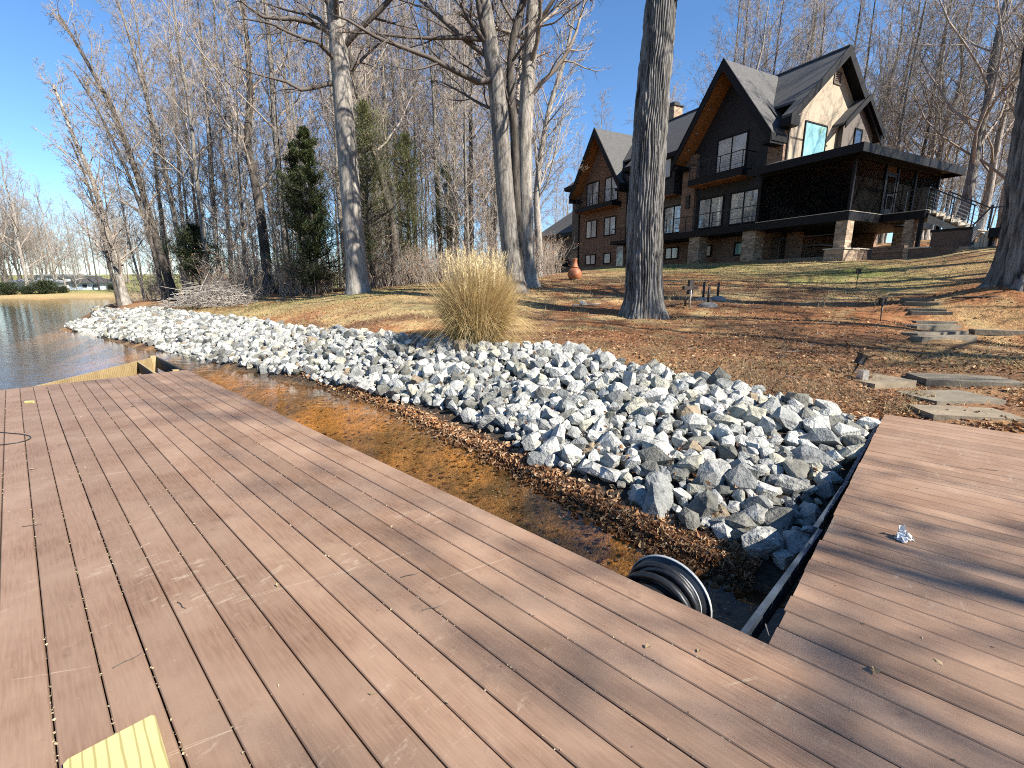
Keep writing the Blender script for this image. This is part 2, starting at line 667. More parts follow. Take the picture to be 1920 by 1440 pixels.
M['screen'] = screen_mat()
M['screen_shaded'] = screen_mat('insect_screen_shaded', .66)  # same mesh as the sides, made denser so the front looks shaded
M['slab'] = simple('flagstone', (.200, .160, .108), .85, .22, 3, 'World', bmp=.4, bdist=.02)
M['slab_grey'] = simple('flagstone_grey', (.158, .135, .098), .85, .22, 3, 'World', bmp=.4, bdist=.02)
M['terracotta'] = simple('terracotta', (.33, .12, .05), .6, .25, 4)
M['rubber'] = simple('black_hose', (.014, .014, .015), .42, .3, 30, bmp=.2, bdist=.003)
M['plastic_dark'] = simple('dark_plastic', (.02, .023, .028), .35, .2, 10, bmp=.05)
M['white_edge'] = simple('white_edge', (.36, .37, .37), .5, .08, 20, bmp=0)
M['paper'] = simple('paper', (.72, .71, .69), .8, .06, 12, bmp=.3)
M['concrete_lid'] = simple('concrete_lid', (.24, .225, .2), .8, .2, 6)
M['pipe_dark'] = simple('pipe_dark', (.03, .022, .02), .6, .2)
M['pvc'] = simple('pvc', (.55, .52, .46), .6, .2)
M['ac_metal'] = simple('ac_metal', (.035, .038, .04), .5, .2, 6)
M['pale_blue'] = simple('pale_blue_siding', (.45, .52, .60), .7, .1)
M['far_roof'] = simple('far_roof', (.06, .058, .06), .8, .2)
M['grey_roof'] = simple('grey_roof', (.30, .31, .33), .8, .15)
M['white_paint'] = simple('white_paint', (.68, .69, .70), .6, .08)

# ------------------------------------------------------------------ terrain
WATER = -.6
ctl = []


def cz(px, py, z):
    ctl.append(onz(px, py, z))


def cY(px, py, Y):
    ctl.append(aty(px, py, Y))


SHORE = [(118, 620), (200, 637), (300, 657), (400, 677), (500, 700), (600, 726), (700, 760), (800, 803), (880, 840), (960, 882), (1040, 932), (1150, 988), (1250, 1034), (1330, 1070), (1400, 1105)]
LOW = [(128, 612, -.5), (200, 628, -.5), (300, 648, -.48), (460, 681, -.46), (560, 697, -.42), (700, 727, -.42), (850, 767, -.42), (960, 812, -.42), (1010, 858, -.44), (1100, 882, -.44), (1200, 925, -.44), (1260, 958, -.46), (1370, 1000, -.46), (1470, 1062, -.48)]
TOP = [(178, 578, .05), (260, 582, .12), (370, 592, .2), (500, 608, .25), (640, 624, .28), (760, 638, .3), (860, 646, .3), (960, 652, .3), (1080, 664, .28), (1180, 695, .2), (1300, 718, .14), (1450, 752, .06), (1580, 785, -.02), (1650, 800, -.09)]
for x, y in SHORE:
    cz(x, y, WATER)
for q in LOW:
    cz(*q)
for q in TOP:
    cz(*q)
for q in [(600, 830, -.82), (800, 950, -.80), (1000, 1060, -.78), (1200, 1150, -.78), (1400, 1200, -.80), (300, 730, -1.2), (100, 690, -1.8), (0, 600, -2.2), (60, 590, -2.2),
          (1560, 985, -.40), (1620, 880, -.24), (1655, 780, -.10), (1800, 800, -.05), (1920, 815, -.04), (1920, 900, -.2), (1700, 950, -.3), (1665, 715, 0.0), (1830, 742, .02)]:
    cz(*q)
for q in [(1780, 640, 9.4), (1700, 600, 11.5), (1760, 560, 14), (1620, 530, 18), (1652, 602, 11.4), (1602, 702, 7.3), (1207, 592, 14), (1300, 572, 15), (1420, 640, 10),
          (1300, 640, 10.3), (1450, 560, 16), (1870, 535, 12), (1850, 466, 22), (1900, 640, 10), (560, 585, 18), (560, 562, 25), (672, 549, 22), (850, 562, 17), (800, 602, 13),
          (1000, 592, 14.3), (1000, 547, 19), (1075, 522, 26), (400, 574, 25), (300, 573, 29), (230, 569, 32), (500, 550, 31), (330, 556, 43)]:
    cY(*q)
HA = np.array([-.458, .889, 0])
HA /= np.linalg.norm(HA)
HB = np.array([HA[1], -HA[0], 0])
HO = aty(1592.6, 394, 23.0)


def hw(t, s, z):
    p = HO + HA * s + HB * t
    return np.array([p[0], p[1], z])


for q in [(-.6, 0, 2.72), (-.6, 5, 2.92), (-.6, 10, 3.0), (-.4, 17, 3.15), (-.4, 24, 3.3), (2, 27, 3.4), (3, 35, 3.5), (4, 0, 2.95), (6, -2.5, 3.3), (8, -4, 3.5), (2, -3, 2.92), (1.8, -4.2, 3.15), (.6, -3.4, 2.8), (12, 5, 4), (12, 20, 4), (6, 12, 3), (6, 20, 3.2), (18, 0, 5), (20, 30, 5), (14, -6, 4.2), (-4, 5, 2.45), (-4, 20, 2.55)]:
    ctl.append(hw(*q))
for q in [(-30, 30, -2.5), (-20, 10, -2.5), (-10, 0, -2.3), (0, -6, -1.5), (-40, 50, -2.5), (-60, 65, -1.8), (-33, 50, -1.6), (-3, 3, -1.1), (0, 0, -.95), (3, 0, -.7), (6, 4, -.25), (8, 3, -.1), (10, -1, .1),
          (-27.5, 40, -.6), (-30, 55, -.6), (-38, 68, -.6), (-50, 76, -.6), (-70, 79, -.6), (-100, 82, -.6), (-150, 86, -.6), (-22, 45, .6), (-25, 60, .5), (-20, 75, 1.5), (0, 50, 2.6), (0, 70, 3.6), (-12, 45, 1.6), (-10, 90, 3.2),
          (20, 75, 6), (50, 60, 7), (60, 30, 6), (-45, 84, .2), (-70, 88, .35), (-100, 92, .4), (-60, 100, 1.0), (-80, 130, 3), (-130, 135, 3), (-150, 220, 7), (0, 220, 9), (100, 160, 11), (150, 0, 8), (220, 220, 12), (-260, 260, 8),
          (-20, -40, -2.5), (-60, -20, -2.5), (-110, 30, -2.5), (-260, 0, -2.5), (12, -15, .6), (20, -20, 1.6), (40, -30, 3.5), (25, 15, 2.9), (20, 8, 1.9), (15, 3, .9), (30, 0, 2.6), (42, 20, 4.5), (40, -200, 6), (-200, -200, -2.5)]:
    ctl.append(np.array(q, float))
CT = np.array(ctl)
_d = np.hypot(CT[:, None, 0] - CT[None, :, 0], CT[:, None, 1] - CT[None, :, 1])
_A = np.sqrt(_d ** 2 + .36)
_n = len(CT)
_P = np.c_[np.ones(_n), CT[:, :2]]
_Mx = np.block([[_A - np.eye(_n) * .02, _P], [_P.T, np.zeros((3, 3))]])
_W = np.linalg.solve(_Mx, np.r_[CT[:, 2], np.zeros(3)])


def ground_z(x, y):
    x, y = np.atleast_1d(np.asarray(x, float)), np.atleast_1d(np.asarray(y, float))
    sh = x.shape
    x, y = x.ravel(), y.ravel()
    out = np.zeros(len(x))
    for i in range(0, len(x), 20000):
        a, b = x[i:i + 20000], y[i:i + 20000]
        d = np.sqrt((a[:, None] - CT[None, :, 0]) ** 2 + (b[:, None] - CT[None, :, 1]) ** 2 + .36)
        out[i:i + 20000] = d @ _W[:_n] + _W[_n] + _W[_n + 1] * a + _W[_n + 2] * b
    # uneven soil
    near = np.exp(-((np.hypot(x, y - 8)) / 30) ** 2)
    land = np.clip((out + .7) / .3, 0, 1)
    out = out + near * land * (.035 * vnoise(x * .9, y * .9, 1) + .02 * vnoise(x * 2.7, y * 2.7, 2) + .012 * vnoise(x * 7, y * 7, 3))
    return out.reshape(sh)


def gz(x, y):
    return float(ground_z(x, y)[0])


def on_ground(px, py, ymax=200):
    r = ray(px, py)
    Y = np.linspace(2, ymax, 4000)
    k = Y / r[1]
    P = np.array([0, 0, EYE]) + r * k[:, None]
    g = ground_z(P[:, 0], P[:, 1])
    hit = np.nonzero(g > P[:, 2])[0]
    i = hit[0] if len(hit) else -1
    return np.array([P[i, 0], P[i, 1], g[i]])


def axis(fine0, fine1, step, lo, hi, growth):
    a = list(np.arange(fine0, fine1 + step / 2, step))
    s = step
    while a[-1] < hi:
        s = min(s * growth, 40)
        a.append(a[-1] + s)
    s = step
    while a[0] > lo:
        s = min(s * growth, 40)
        a.insert(0, a[0] - s)
    return np.array(a)


gx = axis(-13, 13, .17, -500, 500, 1.07)
gy = axis(1, 20, .17, -300, 600, 1.06)
GX, GY = np.meshgrid(gx, gy)
GZ = ground_z(GX, GY)
nx, ny = len(gx), len(gy)
idx = np.arange(nx * ny).reshape(ny, nx)
quads = np.stack([idx[:-1, :-1], idx[:-1, 1:], idx[1:, 1:], idx[1:, :-1]], -1).reshape(-1, 4)


LOWP = np.array([onz(*q)[:2] for q in LOW])
TOPP = np.array([onz(*q)[:2] for q in TOP])


def bank_pt(u, w_):
    x = np.linspace(0, 1, len(LOWP))
    lo = np.array([np.interp(u, x, LOWP[:, 0]), np.interp(u, x, LOWP[:, 1])])
    tp = np.array([np.interp(u, x, TOPP[:, 0]), np.interp(u, x, TOPP[:, 1])])
    return lo * (1 - w_) + tp * w_


# what covers the ground: clay, straw, green lawn, leaf litter
def blob(cx, cy, rx, ry, ang=0):
    c, s = math.cos(ang), math.sin(ang)
    dx, dy = GX - cx, GY - cy
    return np.exp(-(((dx * c + dy * s) / rx) ** 2 + ((-dx * s + dy * c) / ry) ** 2))


def cover():
    n1 = vnoise(GX * .35, GY * .35, 11)
    n2 = vnoise(GX * 1.1, GY * 1.1, 12)
    n3 = vnoise(GX * 3.1, GY * 3.1, 13)
    clay = np.array([.40, .165, .066])
    straw = np.array([.50, .38, .19])
    green = np.array([.155, .185, .055])
    litter = np.array([.20, .115, .065])
    dirt = np.array([.155, .082, .046])
    # lawn strip below the house and on the left lawn
    hs_ = (GX - HO[0]) * HA[0] + (GY - HO[1]) * HA[1]
    ht_ = (GX - HO[0]) * HB[0] + (GY - HO[1]) * HB[1]
    lawn = np.exp(-((ht_ + 3.2) / 3.2) ** 2) * (1 / (1 + np.exp((hs_ - 30) * .5))) * (1 / (1 + np.exp((-6 - hs_) * .9)))
    p1 = aty(560, 575, 21)
    lawn = np.maximum(lawn, .95 * blob(p1[0] + 1.0, p1[1] + .5, 8.5, 4.2, -.15))
    p2 = aty(780, 575, 15.5)
    lawn = np.maximum(lawn, .6 * blob(p2[0], p2[1], 3.5, 2.0))
    farl = (GY > 76) & (GX < -20)
    w_l = np.clip(lawn * 1.1 + .25 * n2 + .12 * n3 - .12, 0, 1)
    w_green = np.clip(w_l * (.5 + .55 * n1 + .35 * n2), 0, 1)
    base = litter[None, None] * (1 + .25 * n2[..., None])
    wc = np.clip(.42 + .55 * n1 + .35 * n2 + .25 * n3, 0, 1)[..., None]
    c = base * (1 - wc) + clay * wc
    ws = np.clip(.12 + .8 * n2 + .6 * n3 - .2 * n1, 0, .85)[..., None]
    c = c * (1 - ws) + straw * ws
    p3 = aty(1420, 640, 10)
    wd = np.clip(blob(p3[0], p3[1], 4.5, 2.4) * (.75 + .5 * n2), 0, .85)[..., None]
    c = c * (1 - wd) + dirt * wd
    # trodden litter close to the dock and rocks
    p4 = aty(1500, 720, 6.8)
    wl = np.clip(blob(p4[0], p4[1], 4.5, 1.6, .0) * (.8 + .4 * n3), 0, .9)[..., None]
    c = c * (1 - wl) + litter * 1.15 * wl
    c = c * (1 - w_l[..., None]) + (straw * (1 - w_green[..., None]) + green * w_green[..., None]) * w_l[..., None]
    wood = np.clip((GY - 27) / 4, 0, 1) * (GX < 6) * (~farl)
    c = c * (1 - .8 * wood[..., None]) + (litter * (1.1 + .3 * n2[..., None])) * .8 * wood[..., None]
    fs = farl[..., None] * 1.0
    fcol = straw * .85 * (1 + .12 * n1[..., None])
    gf = np.clip((GY - 88) / 6 + .5 * n1, 0, .75)[..., None]
    fcol = fcol * (1 - gf) + green * 1.3 * gf
    c = c * (1 - fs) + fcol * fs
    # the bed under water: orange clay silt, darker where leaves have sunk
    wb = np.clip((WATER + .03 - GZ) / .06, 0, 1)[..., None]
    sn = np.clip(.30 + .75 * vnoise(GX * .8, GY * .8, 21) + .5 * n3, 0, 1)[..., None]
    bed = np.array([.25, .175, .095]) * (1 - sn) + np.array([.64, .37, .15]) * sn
    deep_dim = np.clip((-.86 - GZ) / .5, 0, 1)[..., None]  # deep bed painted darker, standing in for light absorbed by the water
    bed = bed * (1 - deep_dim) + np.array([.040, .036, .030]) * deep_dim
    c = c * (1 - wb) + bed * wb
    wet = np.clip(1 - np.abs(GZ - WATER - .03) / .08, 0, 1)[..., None] * .5
    c = c * (1 - wet) + np.array([.09, .055, .036]) * wet
    # dark soil between the bank rocks, deepened with painted gap shade
    bk = np.zeros_like(GX)
    for u_ in np.linspace(0, 1, 70):
        for v_ in (.0, .15, .35, .55, .75, .9):
            q_ = bank_pt(u_, v_)
            bk = np.maximum(bk, np.exp(-((GX - q_[0]) ** 2 + (GY - q_[1]) ** 2) / .16))
    bk = np.clip(bk * 1.4, 0, 1)[..., None]
    c = c * (1 - bk) + np.array([.055, .045, .036]) * bk
    return np.clip(c * .80, .01, .8)


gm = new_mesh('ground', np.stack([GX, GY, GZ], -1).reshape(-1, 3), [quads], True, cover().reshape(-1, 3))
m, nt, b = nodes_mat('ground_soil')
a = N(nt, 'VertexColor', layer_name='col')
v = coords(nt, 'World')
f1 = noise(nt, v, 9, 4, .75)
f2 = noise(nt, v, 38, 3, .7)
c = mixc(nt, 1.0, a.outputs[0], ramp(nt, f1, [(.3, (.5, .5, .5)), (.5, (1, 1, 1)), (.72, (1.45, 1.4, 1.3))]), 'MULTIPLY')
c = mixc(nt, 1.0, c, ramp(nt, f2, [(.32, (.55, .55, .55)), (.5, (1, 1, 1)), (.7, (1.5, 1.45, 1.35))]), 'MULTIPLY')
nt.links.new(c, b.inputs['Base Color'])
b.inputs['Roughness'].default_value = .95
b.inputs['Specular IOR Level'].default_value = .15
hsum = math_n(nt, 'ADD', f1, math_n(nt, 'MULTIPLY', f2, .6))
bump(nt, b, hsum, .8, .05)
M['ground'] = m
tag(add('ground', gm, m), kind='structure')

# ------------------------------------------------------------------ water
m, nt, b = nodes_mat('lake_water')
nt.nodes.remove(b)
v = coords(nt, 'World', (1, 1, 1))
mpw = N(nt, 'Mapping')
mpw.inputs['Rotation'].default_value = (0, 0, .25)
mpw.inputs['Scale'].default_value = (1.0, 2.4, 1)
nt.links.new(v, mpw.inputs[0])
h = math_n(nt, 'ADD', noise(nt, mpw.outputs[0], 1.5, 4, .55, .4), math_n(nt, 'MULTIPLY', noise(nt, mpw.outputs[0], 6.5, 3, .5), .22))
bp = N(nt, 'Bump')
bp.inputs['Strength'].default_value = .35
bp.inputs['Distance'].default_value = .03
nt.links.new(h, bp.inputs['Height'])
gl = N(nt, 'BsdfGlossy')
gl.inputs['Roughness'].default_value = .03
gl.inputs['Color'].default_value = (.95, .97, 1, 1)
tr = N(nt, 'BsdfTransparent')
tr.inputs['Color'].default_value = (.86, .74, .58, 1)
lw_ = N(nt, 'LayerWeight')
lw_.inputs['Blend'].default_value = .5
fac_ = math_n(nt, 'MULTIPLY_ADD', math_n(nt, 'POWER', lw_.outputs['Facing'], 5.0), .98)
nt.nodes[-2].inputs[2].default_value = 0
for _q in nt.nodes:
    if _q.type == 'MATH' and _q.operation == 'MULTIPLY_ADD':
        _q.inputs[2].default_value = .02
mx = N(nt, 'MixShader')
nt.links.new(bp.outputs[0], gl.inputs['Normal'])
nt.links.new(bp.outputs[0], lw_.inputs['Normal'])
nt.links.new(fac_, mx.inputs[0])
nt.links.new(tr.outputs[0], mx.inputs[1])
nt.links.new(gl.outputs[0], mx.inputs[2])
nt.links.new(mx.outputs[0], nt.nodes['Material Output'].inputs[0])
M['water'] = m
w = MB()
w.v.append(np.array([(-480, -280, WATER), (14, -280, WATER), (14, 8, WATER), (6, 40, WATER), (-10, 120, WATER), (-480, 120, WATER)], float))
w.n = 6
w.fn.append([0, 1, 2, 3, 4, 5])
tag(w.build('lake_water', m), kind='structure')

# ------------------------------------------------------------------ dock
CORNER = onz(1440, 1208, 0)
E1 = np.array([-.731, .682, 0])
E2 = np.array([.682, .731, 0])


def dw(p, q, z=0):           # dock coordinates: p along the boards, q towards the bank
    r = CORNER + E1 * p + E2 * q
    return np.array([r[0], r[1], z])


def dl(P):
    r = np.asarray(P) - CORNER
    return r @ E1, r @ E2


dock = empty('dock', CORNER, (0, 0, DECK_ANG), 'brown composite board dock with a notch of open water at its inner corner', 'dock')
PITCHB, BW, BT = .146, .1408, .025
ch = .004
prof = [(-BW / 2, -BT), (BW / 2, -BT), (BW / 2, -ch * 1.2), (BW / 2 - ch, 0), (-BW / 2 + ch, 0), (-BW / 2, -ch * 1.2)]
pm = MB().prism([(0, y, z) for y, z in prof], (1, 0, 0)).mesh('plank')
pm.materials.append(M['deck'])
rnd = random.Random(3)
FAR = 10.02
for i in range(29):
    y = .066 + i * PITCHB
    o = add('plank', pm, None, dock, (-5.5, y, rnd.uniform(-.0012, .0012)), (0, 0, rnd.uniform(-.00006, .00006)), (5.5 + FAR + rnd.uniform(-.004, .004), 1, 1))
for i in range(35):
    y = -.080 - i * PITCHB
    o = add('plank', pm, None, dock, (-6.5, y, rnd.uniform(-.0015, .0015)), (0, 0, rnd.uniform(-.0002, .0002)), (6.5 + rnd.uniform(-.006, .006), 1, 1))
# framing under the boards
for x in np.arange(-5.3, 10, .4):
    MB().box(x - .02, x + .02, .03, 4.2, -.24, -.0275).build('joist', M['black_joist'], dock)
for x in np.arange(-6.2, -.2, .4):
    MB().box(x - .02, x + .02, -5.12, -.02, -.24, -.0275).build('joist', M['black_joist'], dock)
MB().box(-.055, -.015, -5.12, -.01, -.26, -.0275).build('rim_joist', M['black_joist'], dock)
MB().box(.02, FAR - .02, .012, .05, -.27, -.0275).build('rim_joist', M['black_joist'], dock)
MB().box(FAR - .06, FAR - .022, .055, 4.2, -.27, -.0275).build('rim_joist', M['black_joist'], dock)
MB().box(-6.4, -.06, -5.16, -5.125, -.3, -.0275).build('rim_joist', M['black_joist'], dock)
# blue grey fascia boards that lean out from the edge of the shore arm
fb = MB()
for y0, y1, x0, x1 in ((-1.42, -.06, .105, .03), (-2.5, -1.43, .06, .024), (-5.1, -2.52, .03, .014)):
    fb.prism([(x0, y1, -.19), (x0 + .03, y1, -.19), (x0 + .024, y1, -.045), (x0 - .004, y1, -.045)], (x1 - x0, y0 - y1, 0))
fb.build('fascia', M['fascia_blue'], dock)
for y in (.1, 2.1, 4.1):
    for x in (-3.5, 0.25, 3.4, 6.6, 9.8):
        MB().tube([(x, y + .12, -2.8), (x, y + .12, -.28)], .09, 10).build('piling', M['lumber_old'], dock, True)
MB().tube([(.1, -.03, -1.5), (.1, -.03, -.2)], .05, 8).build('piling', M['black_joist'], dock, True)
# bare framing beyond the boards
fp = dl(onz(262, 660, 0))
P0 = (12.55, .035)
MB().box(FAR + .02, P0[0], .012, .052, -.25, -.004).build('frame_beam', M['black_joist'], dock)
q = onz(98, 727, 0)
pq = dl(q)
MB().beam((P0[0] - .06, .09, -.14), (FAR + .02, 2.05, -.14), .045, .26).build('brace_beam', M['lumber_old'], dock)
MB().box(P0[0] - .14, P0[0] - .03, .055, .15, -1.8, .03).build('frame_post', M['lumber_old'], dock)
MB().box(FAR + .25, FAR + .36, .06, .16, -1.6, -.02).build('frame_post', M['lumber_old'], dock)
MB().beam((FAR + .02, .46, -.13), (P0[0] - .5, .42, -.13), .04, .22).build('frame_joist', M['black_joist'], dock)
MB().beam((FAR + .02, .46, -.016), (P0[0] - .5, .42, -.016), .042, .008).build('joist_cap', M['lumber_old'], dock)
MB().tube([(.012, -.06, .0), (.03, -.052, .055)], .0028, 6).build('bent_nail', M['galv'], dock)

# ------------------------------------------------------------------ small things on the dock
pl = empty('lumber_plank', onz(225, 1425, .04), (0, 0, math.atan2(.34, -.13) + math.pi), 'yellow pressure treated plank end lying on the dock boards', 'plank')
c1, c2 = onz(118, 1427, .042), onz(290, 1337, .042)
d_w = (c2 - c1)
wid = np.linalg.norm(d_w)
ex = np.array([d_w[1], -d_w[0], 0]) / wid
pl.location = (c1[0], c1[1], .003)
pl.rotation_euler = (0, 0, math.atan2(ex[1], ex[0]))
r = .012
MB().prism([(0, r, 0), (0, wid - r, 0), (r, wid, 0), (1.6, wid, 0), (1.6, 0, 0), (r, 0, 0)], (0, 0, .038)).build('board', M['lumber'], pl)
# end grain face
MB().box(-.0015, 0, r, wid - r, .002, .036).build('end_grain', M['lumber_old'], pl)

blk = onz(56, 756, 0)
bo = MB().box(-.045, .045, -.02, .02, 0, .03).build('wood_block', M['lumber'], None)
bo.location = (blk[0], blk[1], .002)
bo.rotation_euler = (0, 0, .2)
tag(bo, 'small yellow wood offcut near the far edge of the dock', 'wood block')

cb = MB()
cpts = []
for t in np.linspace(0, 1, 26):
    an = -1.35 + 2.9 * t
    cpts.append((-.42 + .42 * math.cos(an), .20 * math.sin(an), .006))
cpts = [(-1.6, -.30, .006), (-.9, -.27, .006)] + cpts + [(-.8, .24, .006), (-1.6, .2, .006)]
co = cb.tube(cpts, .005, 6).build('black_cord', M['rubber'], None, True)
cc = onz(46, 828, 0)
co.location = (cc[0], cc[1], .001)
co.rotation_euler = (0, 0, -.12)
tag(co, 'thin black cord in a loop on the dock boards', 'cord')


def crumple(seed):
    rg = np.random.default_rng(seed)
    n = 9
    u, vv = np.meshgrid(np.linspace(-1, 1, n), np.linspace(-1, 1, n))
    x = u * .045 + rg.normal(0, .010, u.shape)
    y = vv * .032 + rg.normal(0, .010, u.shape)
    z = np.abs(rg.normal(0, .016, u.shape)) + .032 * np.exp(-(u ** 2 + vv ** 2))
    k = (u > .4) & (vv > .1)
    z[k] += .045
    x[k] -= .012
    id_ = np.arange(n * n).reshape(n, n)
    q = np.stack([id_[:-1, :-1], id_[:-1, 1:], id_[1:, 1:], id_[1:, :-1]], -1).reshape(-1, 4)
    top = np.stack([x, y, z], -1).reshape(-1, 3)
    bot = top.copy()
    bot[:, 2] = np.maximum(bot[:, 2] * .4 - .002, .001)
    return new_mesh('crumpled_paper', np.r_[top, bot], [q, (q + n * n)[:, ::-1]])


pp = onz(1693, 1012, 0)
po = add('crumpled_paper', crumple(4), M['paper'], None, (pp[0], pp[1], .002), (0, 0, .5), (1.0, 1.0, 1.0))
tag(po, 'crumpled white tissue lying on the shore arm of the dock', 'tissue')

# hose reel hung on the outside of the dock
rc = dw(.55, -.01, -.165)
reel = empty('hose_reel', rc, (0, 0, DECK_ANG - math.pi / 2), 'black hose coiled on a white rimmed reel beside the dock edge', 'hose reel')
# local: x = e2 (out from the dock), y = e1


def disc(r0, r1, x0, x1, k=48):
    an = np.linspace(0, 2 * np.pi, k, endpoint=False)
    mb = MB()
    pr = [(r0, x0), (r1, x0), (r1, x1), (r0, x1), (r0, x0)]
    v = np.concatenate([np.stack([np.full(k, x), r * np.sin(an), r * np.cos(an)], 1) for r, x in pr])
    s = mb.pts(v)
    for i in range(4):
        for j in range(k):
            jj = (j + 1) % k
            mb.f4.append([s + i * k + j, s + i * k + jj, s + (i + 1) * k + jj, s + (i + 1) * k + j])
    return mb


disc(.04, .236, .225, .236).build('flange', M['plastic_dark'], reel, True)
disc(.236, .241, .223, .238).build('flange_rim', M['white_edge'], reel, True)
disc(.190, .194, .210, .224).build('inner_ring', M['white_edge'], reel, True)
disc(.02, .11, .03, .224).build('drum', M['plastic_dark'], reel, True)
hp = []
rg = np.random.default_rng(5)
for lay, (r, turns, xs) in enumerate(((.130, 5, (.04, .20)), (.166, 5, (.20, .04)), (.200, 4.3, (.035, .185)))):
    n = int(turns * 26)
    for i in range(n):
        f = i / n
        an = f * turns * 2 * np.pi + lay
        rr = r + .014 * math.sin(an * .73 + lay) + .010 * math.sin(an * 1.9 + lay * 2)
        hp.append((xs[0] + (xs[1] - xs[0]) * f + .014 * math.sin(an * .5 + lay * 2), rr * math.sin(an), rr * math.cos(an)))
MB().tube(hp, .0185, 8).build('hose', M['rubber'], reel, True)
MB().beam((-.02, 0, 0), (.26, 0, 0), .03, .03).build('axle', M['galv'], reel)

# ------------------------------------------------------------------ riprap bank
import bmesh


def rock_variant(seed):
    rg = np.random.default_rng(seed)
    n = rg.integers(17, 25)
    p = rg.normal(size=(n, 3))
    p /= np.abs(p).max(1)[:, None] ** .55 * np.linalg.norm(p, axis=1)[:, None] ** .45
    p *= rg.uniform(.84, 1.04, (n, 1))
    p *= np.array([1, rg.uniform(.62, .9), rg.uniform(.48, .78)])
    bm = bmesh.new()
    for q in p:
        bm.verts.new(q)
    bmesh.ops.convex_hull(bm, input=bm.verts)
    for vv in [x for x in bm.verts if not x.link_faces]:
        bm.verts.remove(vv)
    bmesh.ops.triangulate(bm, faces=bm.faces)
    bm.verts.index_update()
    V = np.array([vv.co[:] for vv in bm.verts])
    Fc = np.array([[vv.index for vv in f.verts] for f in bm.faces])
    bm.free()
    V -= V.mean(0)
    V *= .5
    return V, Fc


NV = 54
variants = [rock_variant(100 + i) for i in range(NV)]
vt = []
for i in range(NV):
    rg = np.random.default_rng(900 + i)
    k = i / NV
    if k < .55:
        tint = np.array([1.05, 1.06, 1.04]) * rg.uniform(.85, 1.18)
    elif k < .75:
        tint = np.array([.80, .83, .84]) * rg.uniform(.6, .95)
    elif k < .84:
        tint = np.array([1.06, 1.03, .88]) * rg.uniform(.8, 1.05)
    elif k < .97:
        tint = np.array([.52, .52, .48]) * rg.uniform(.6, 1.0)
    else:
        tint = np.array([.92, .74, .54]) * rg.uniform(.6, .95)
    vt.append(tint)
vmesh = []
for i, (V, Fc) in enumerate(variants):
    me = new_mesh('rock', V, [Fc], False, np.tile(vt[i], (len(V), 1)))
    me.materials.append(M['rock'])
    vmesh.append(me)
LOWP = np.array([onz(*q)[:2] for q in LOW])
TOPP = np.array([onz(*q)[:2] for q in TOP])


def bank(u, vv):
    x = np.linspace(0, 1, len(LOWP))
    lo = np.stack([np.interp(u, x, LOWP[:, 0]), np.interp(u, x, LOWP[:, 1])], -1)
    tp = np.stack([np.interp(u, x, TOPP[:, 0]), np.interp(u, x, TOPP[:, 1])], -1)
    return lo * (1 - vv[..., None]) + tp * vv[..., None]


rg = np.random.default_rng(42)
cand = 70000
uu = rg.uniform(0, 1, 200000)
# even out density over the area: weight by the local area element
ul = np.linspace(0, 1, 400)
lo_, tp_ = bank(ul, np.zeros(400)), bank(ul, np.ones(400))
wl_ = np.linalg.norm(tp_ - lo_, axis=1) + .15
st_ = np.linalg.norm(np.gradient((lo_ + tp_) / 2, axis=0), axis=1)
cdf = np.cumsum(wl_ * st_)
area = cdf[-1]
cdf /= cdf[-1]
uu = np.interp(rg.uniform(0, 1, cand), cdf, ul)
vv = rg.uniform(-.03, 1.03, cand)
pp2 = bank(uu, vv) + rg.normal(0, .03, (cand, 2))
size = np.clip(rg.lognormal(math.log(.152), .40, cand), .075, .33)
order = np.argsort(-size + rg.uniform(0, .24, cand))
cell, keep = {}, []
CS = .35
for i in order:
    x, y = pp2[i]
    k = (int(x // CS), int(y // CS))
    ok = True
    for a_ in (-1, 0, 1):
        for b_ in (-1, 0, 1):
            for j in cell.get((k[0] + a_, k[1] + b_), ()):
                if (pp2[j][0] - x) ** 2 + (pp2[j][1] - y) ** 2 < (.285 * (size[i] + size[j])) ** 2:
                    ok = False
                    break
            if not ok:
                break
        if not ok:
            break
    if ok:
        cell.setdefault(k, []).append(i)
        keep.append(i)
keep = np.array(keep)
# drop anything that would stand in the dock arm
lp = np.array([dl((x, y, 0)) for x, y in pp2[keep]])
under = (lp[:, 0] < .10)
keep = keep[~(under & (lp[:, 1] < 5.3))]
rx, ry = pp2[keep, 0], pp2[keep, 1]
rz = ground_z(rx, ry)
rs = size[keep]
ru, rv = uu[keep], vv[keep]
rz = rz + rs * .17 + .03 * rg.random(len(keep))
lpk = np.array([dl((x, y, 0)) for x, y in zip(rx, ry)])
neararm = (lpk[:, 0] < .5) & (lpk[:, 1] < 5.3)
rz = np.where(neararm, np.minimum(rz, .035 - rs * .3), rz)
rvar = rg.integers(0, NV, len(keep))
sx_, sy_, sf_ = project(np.stack([rx, ry, rz], -1))
appar = np.where((sx_ > -10) & (sx_ < 1930) & (sy_ < 1450), rs / sf_, 0)
big = np.argsort(-appar)[:300]
isbig = np.zeros(len(keep), bool)
isbig[big] = True


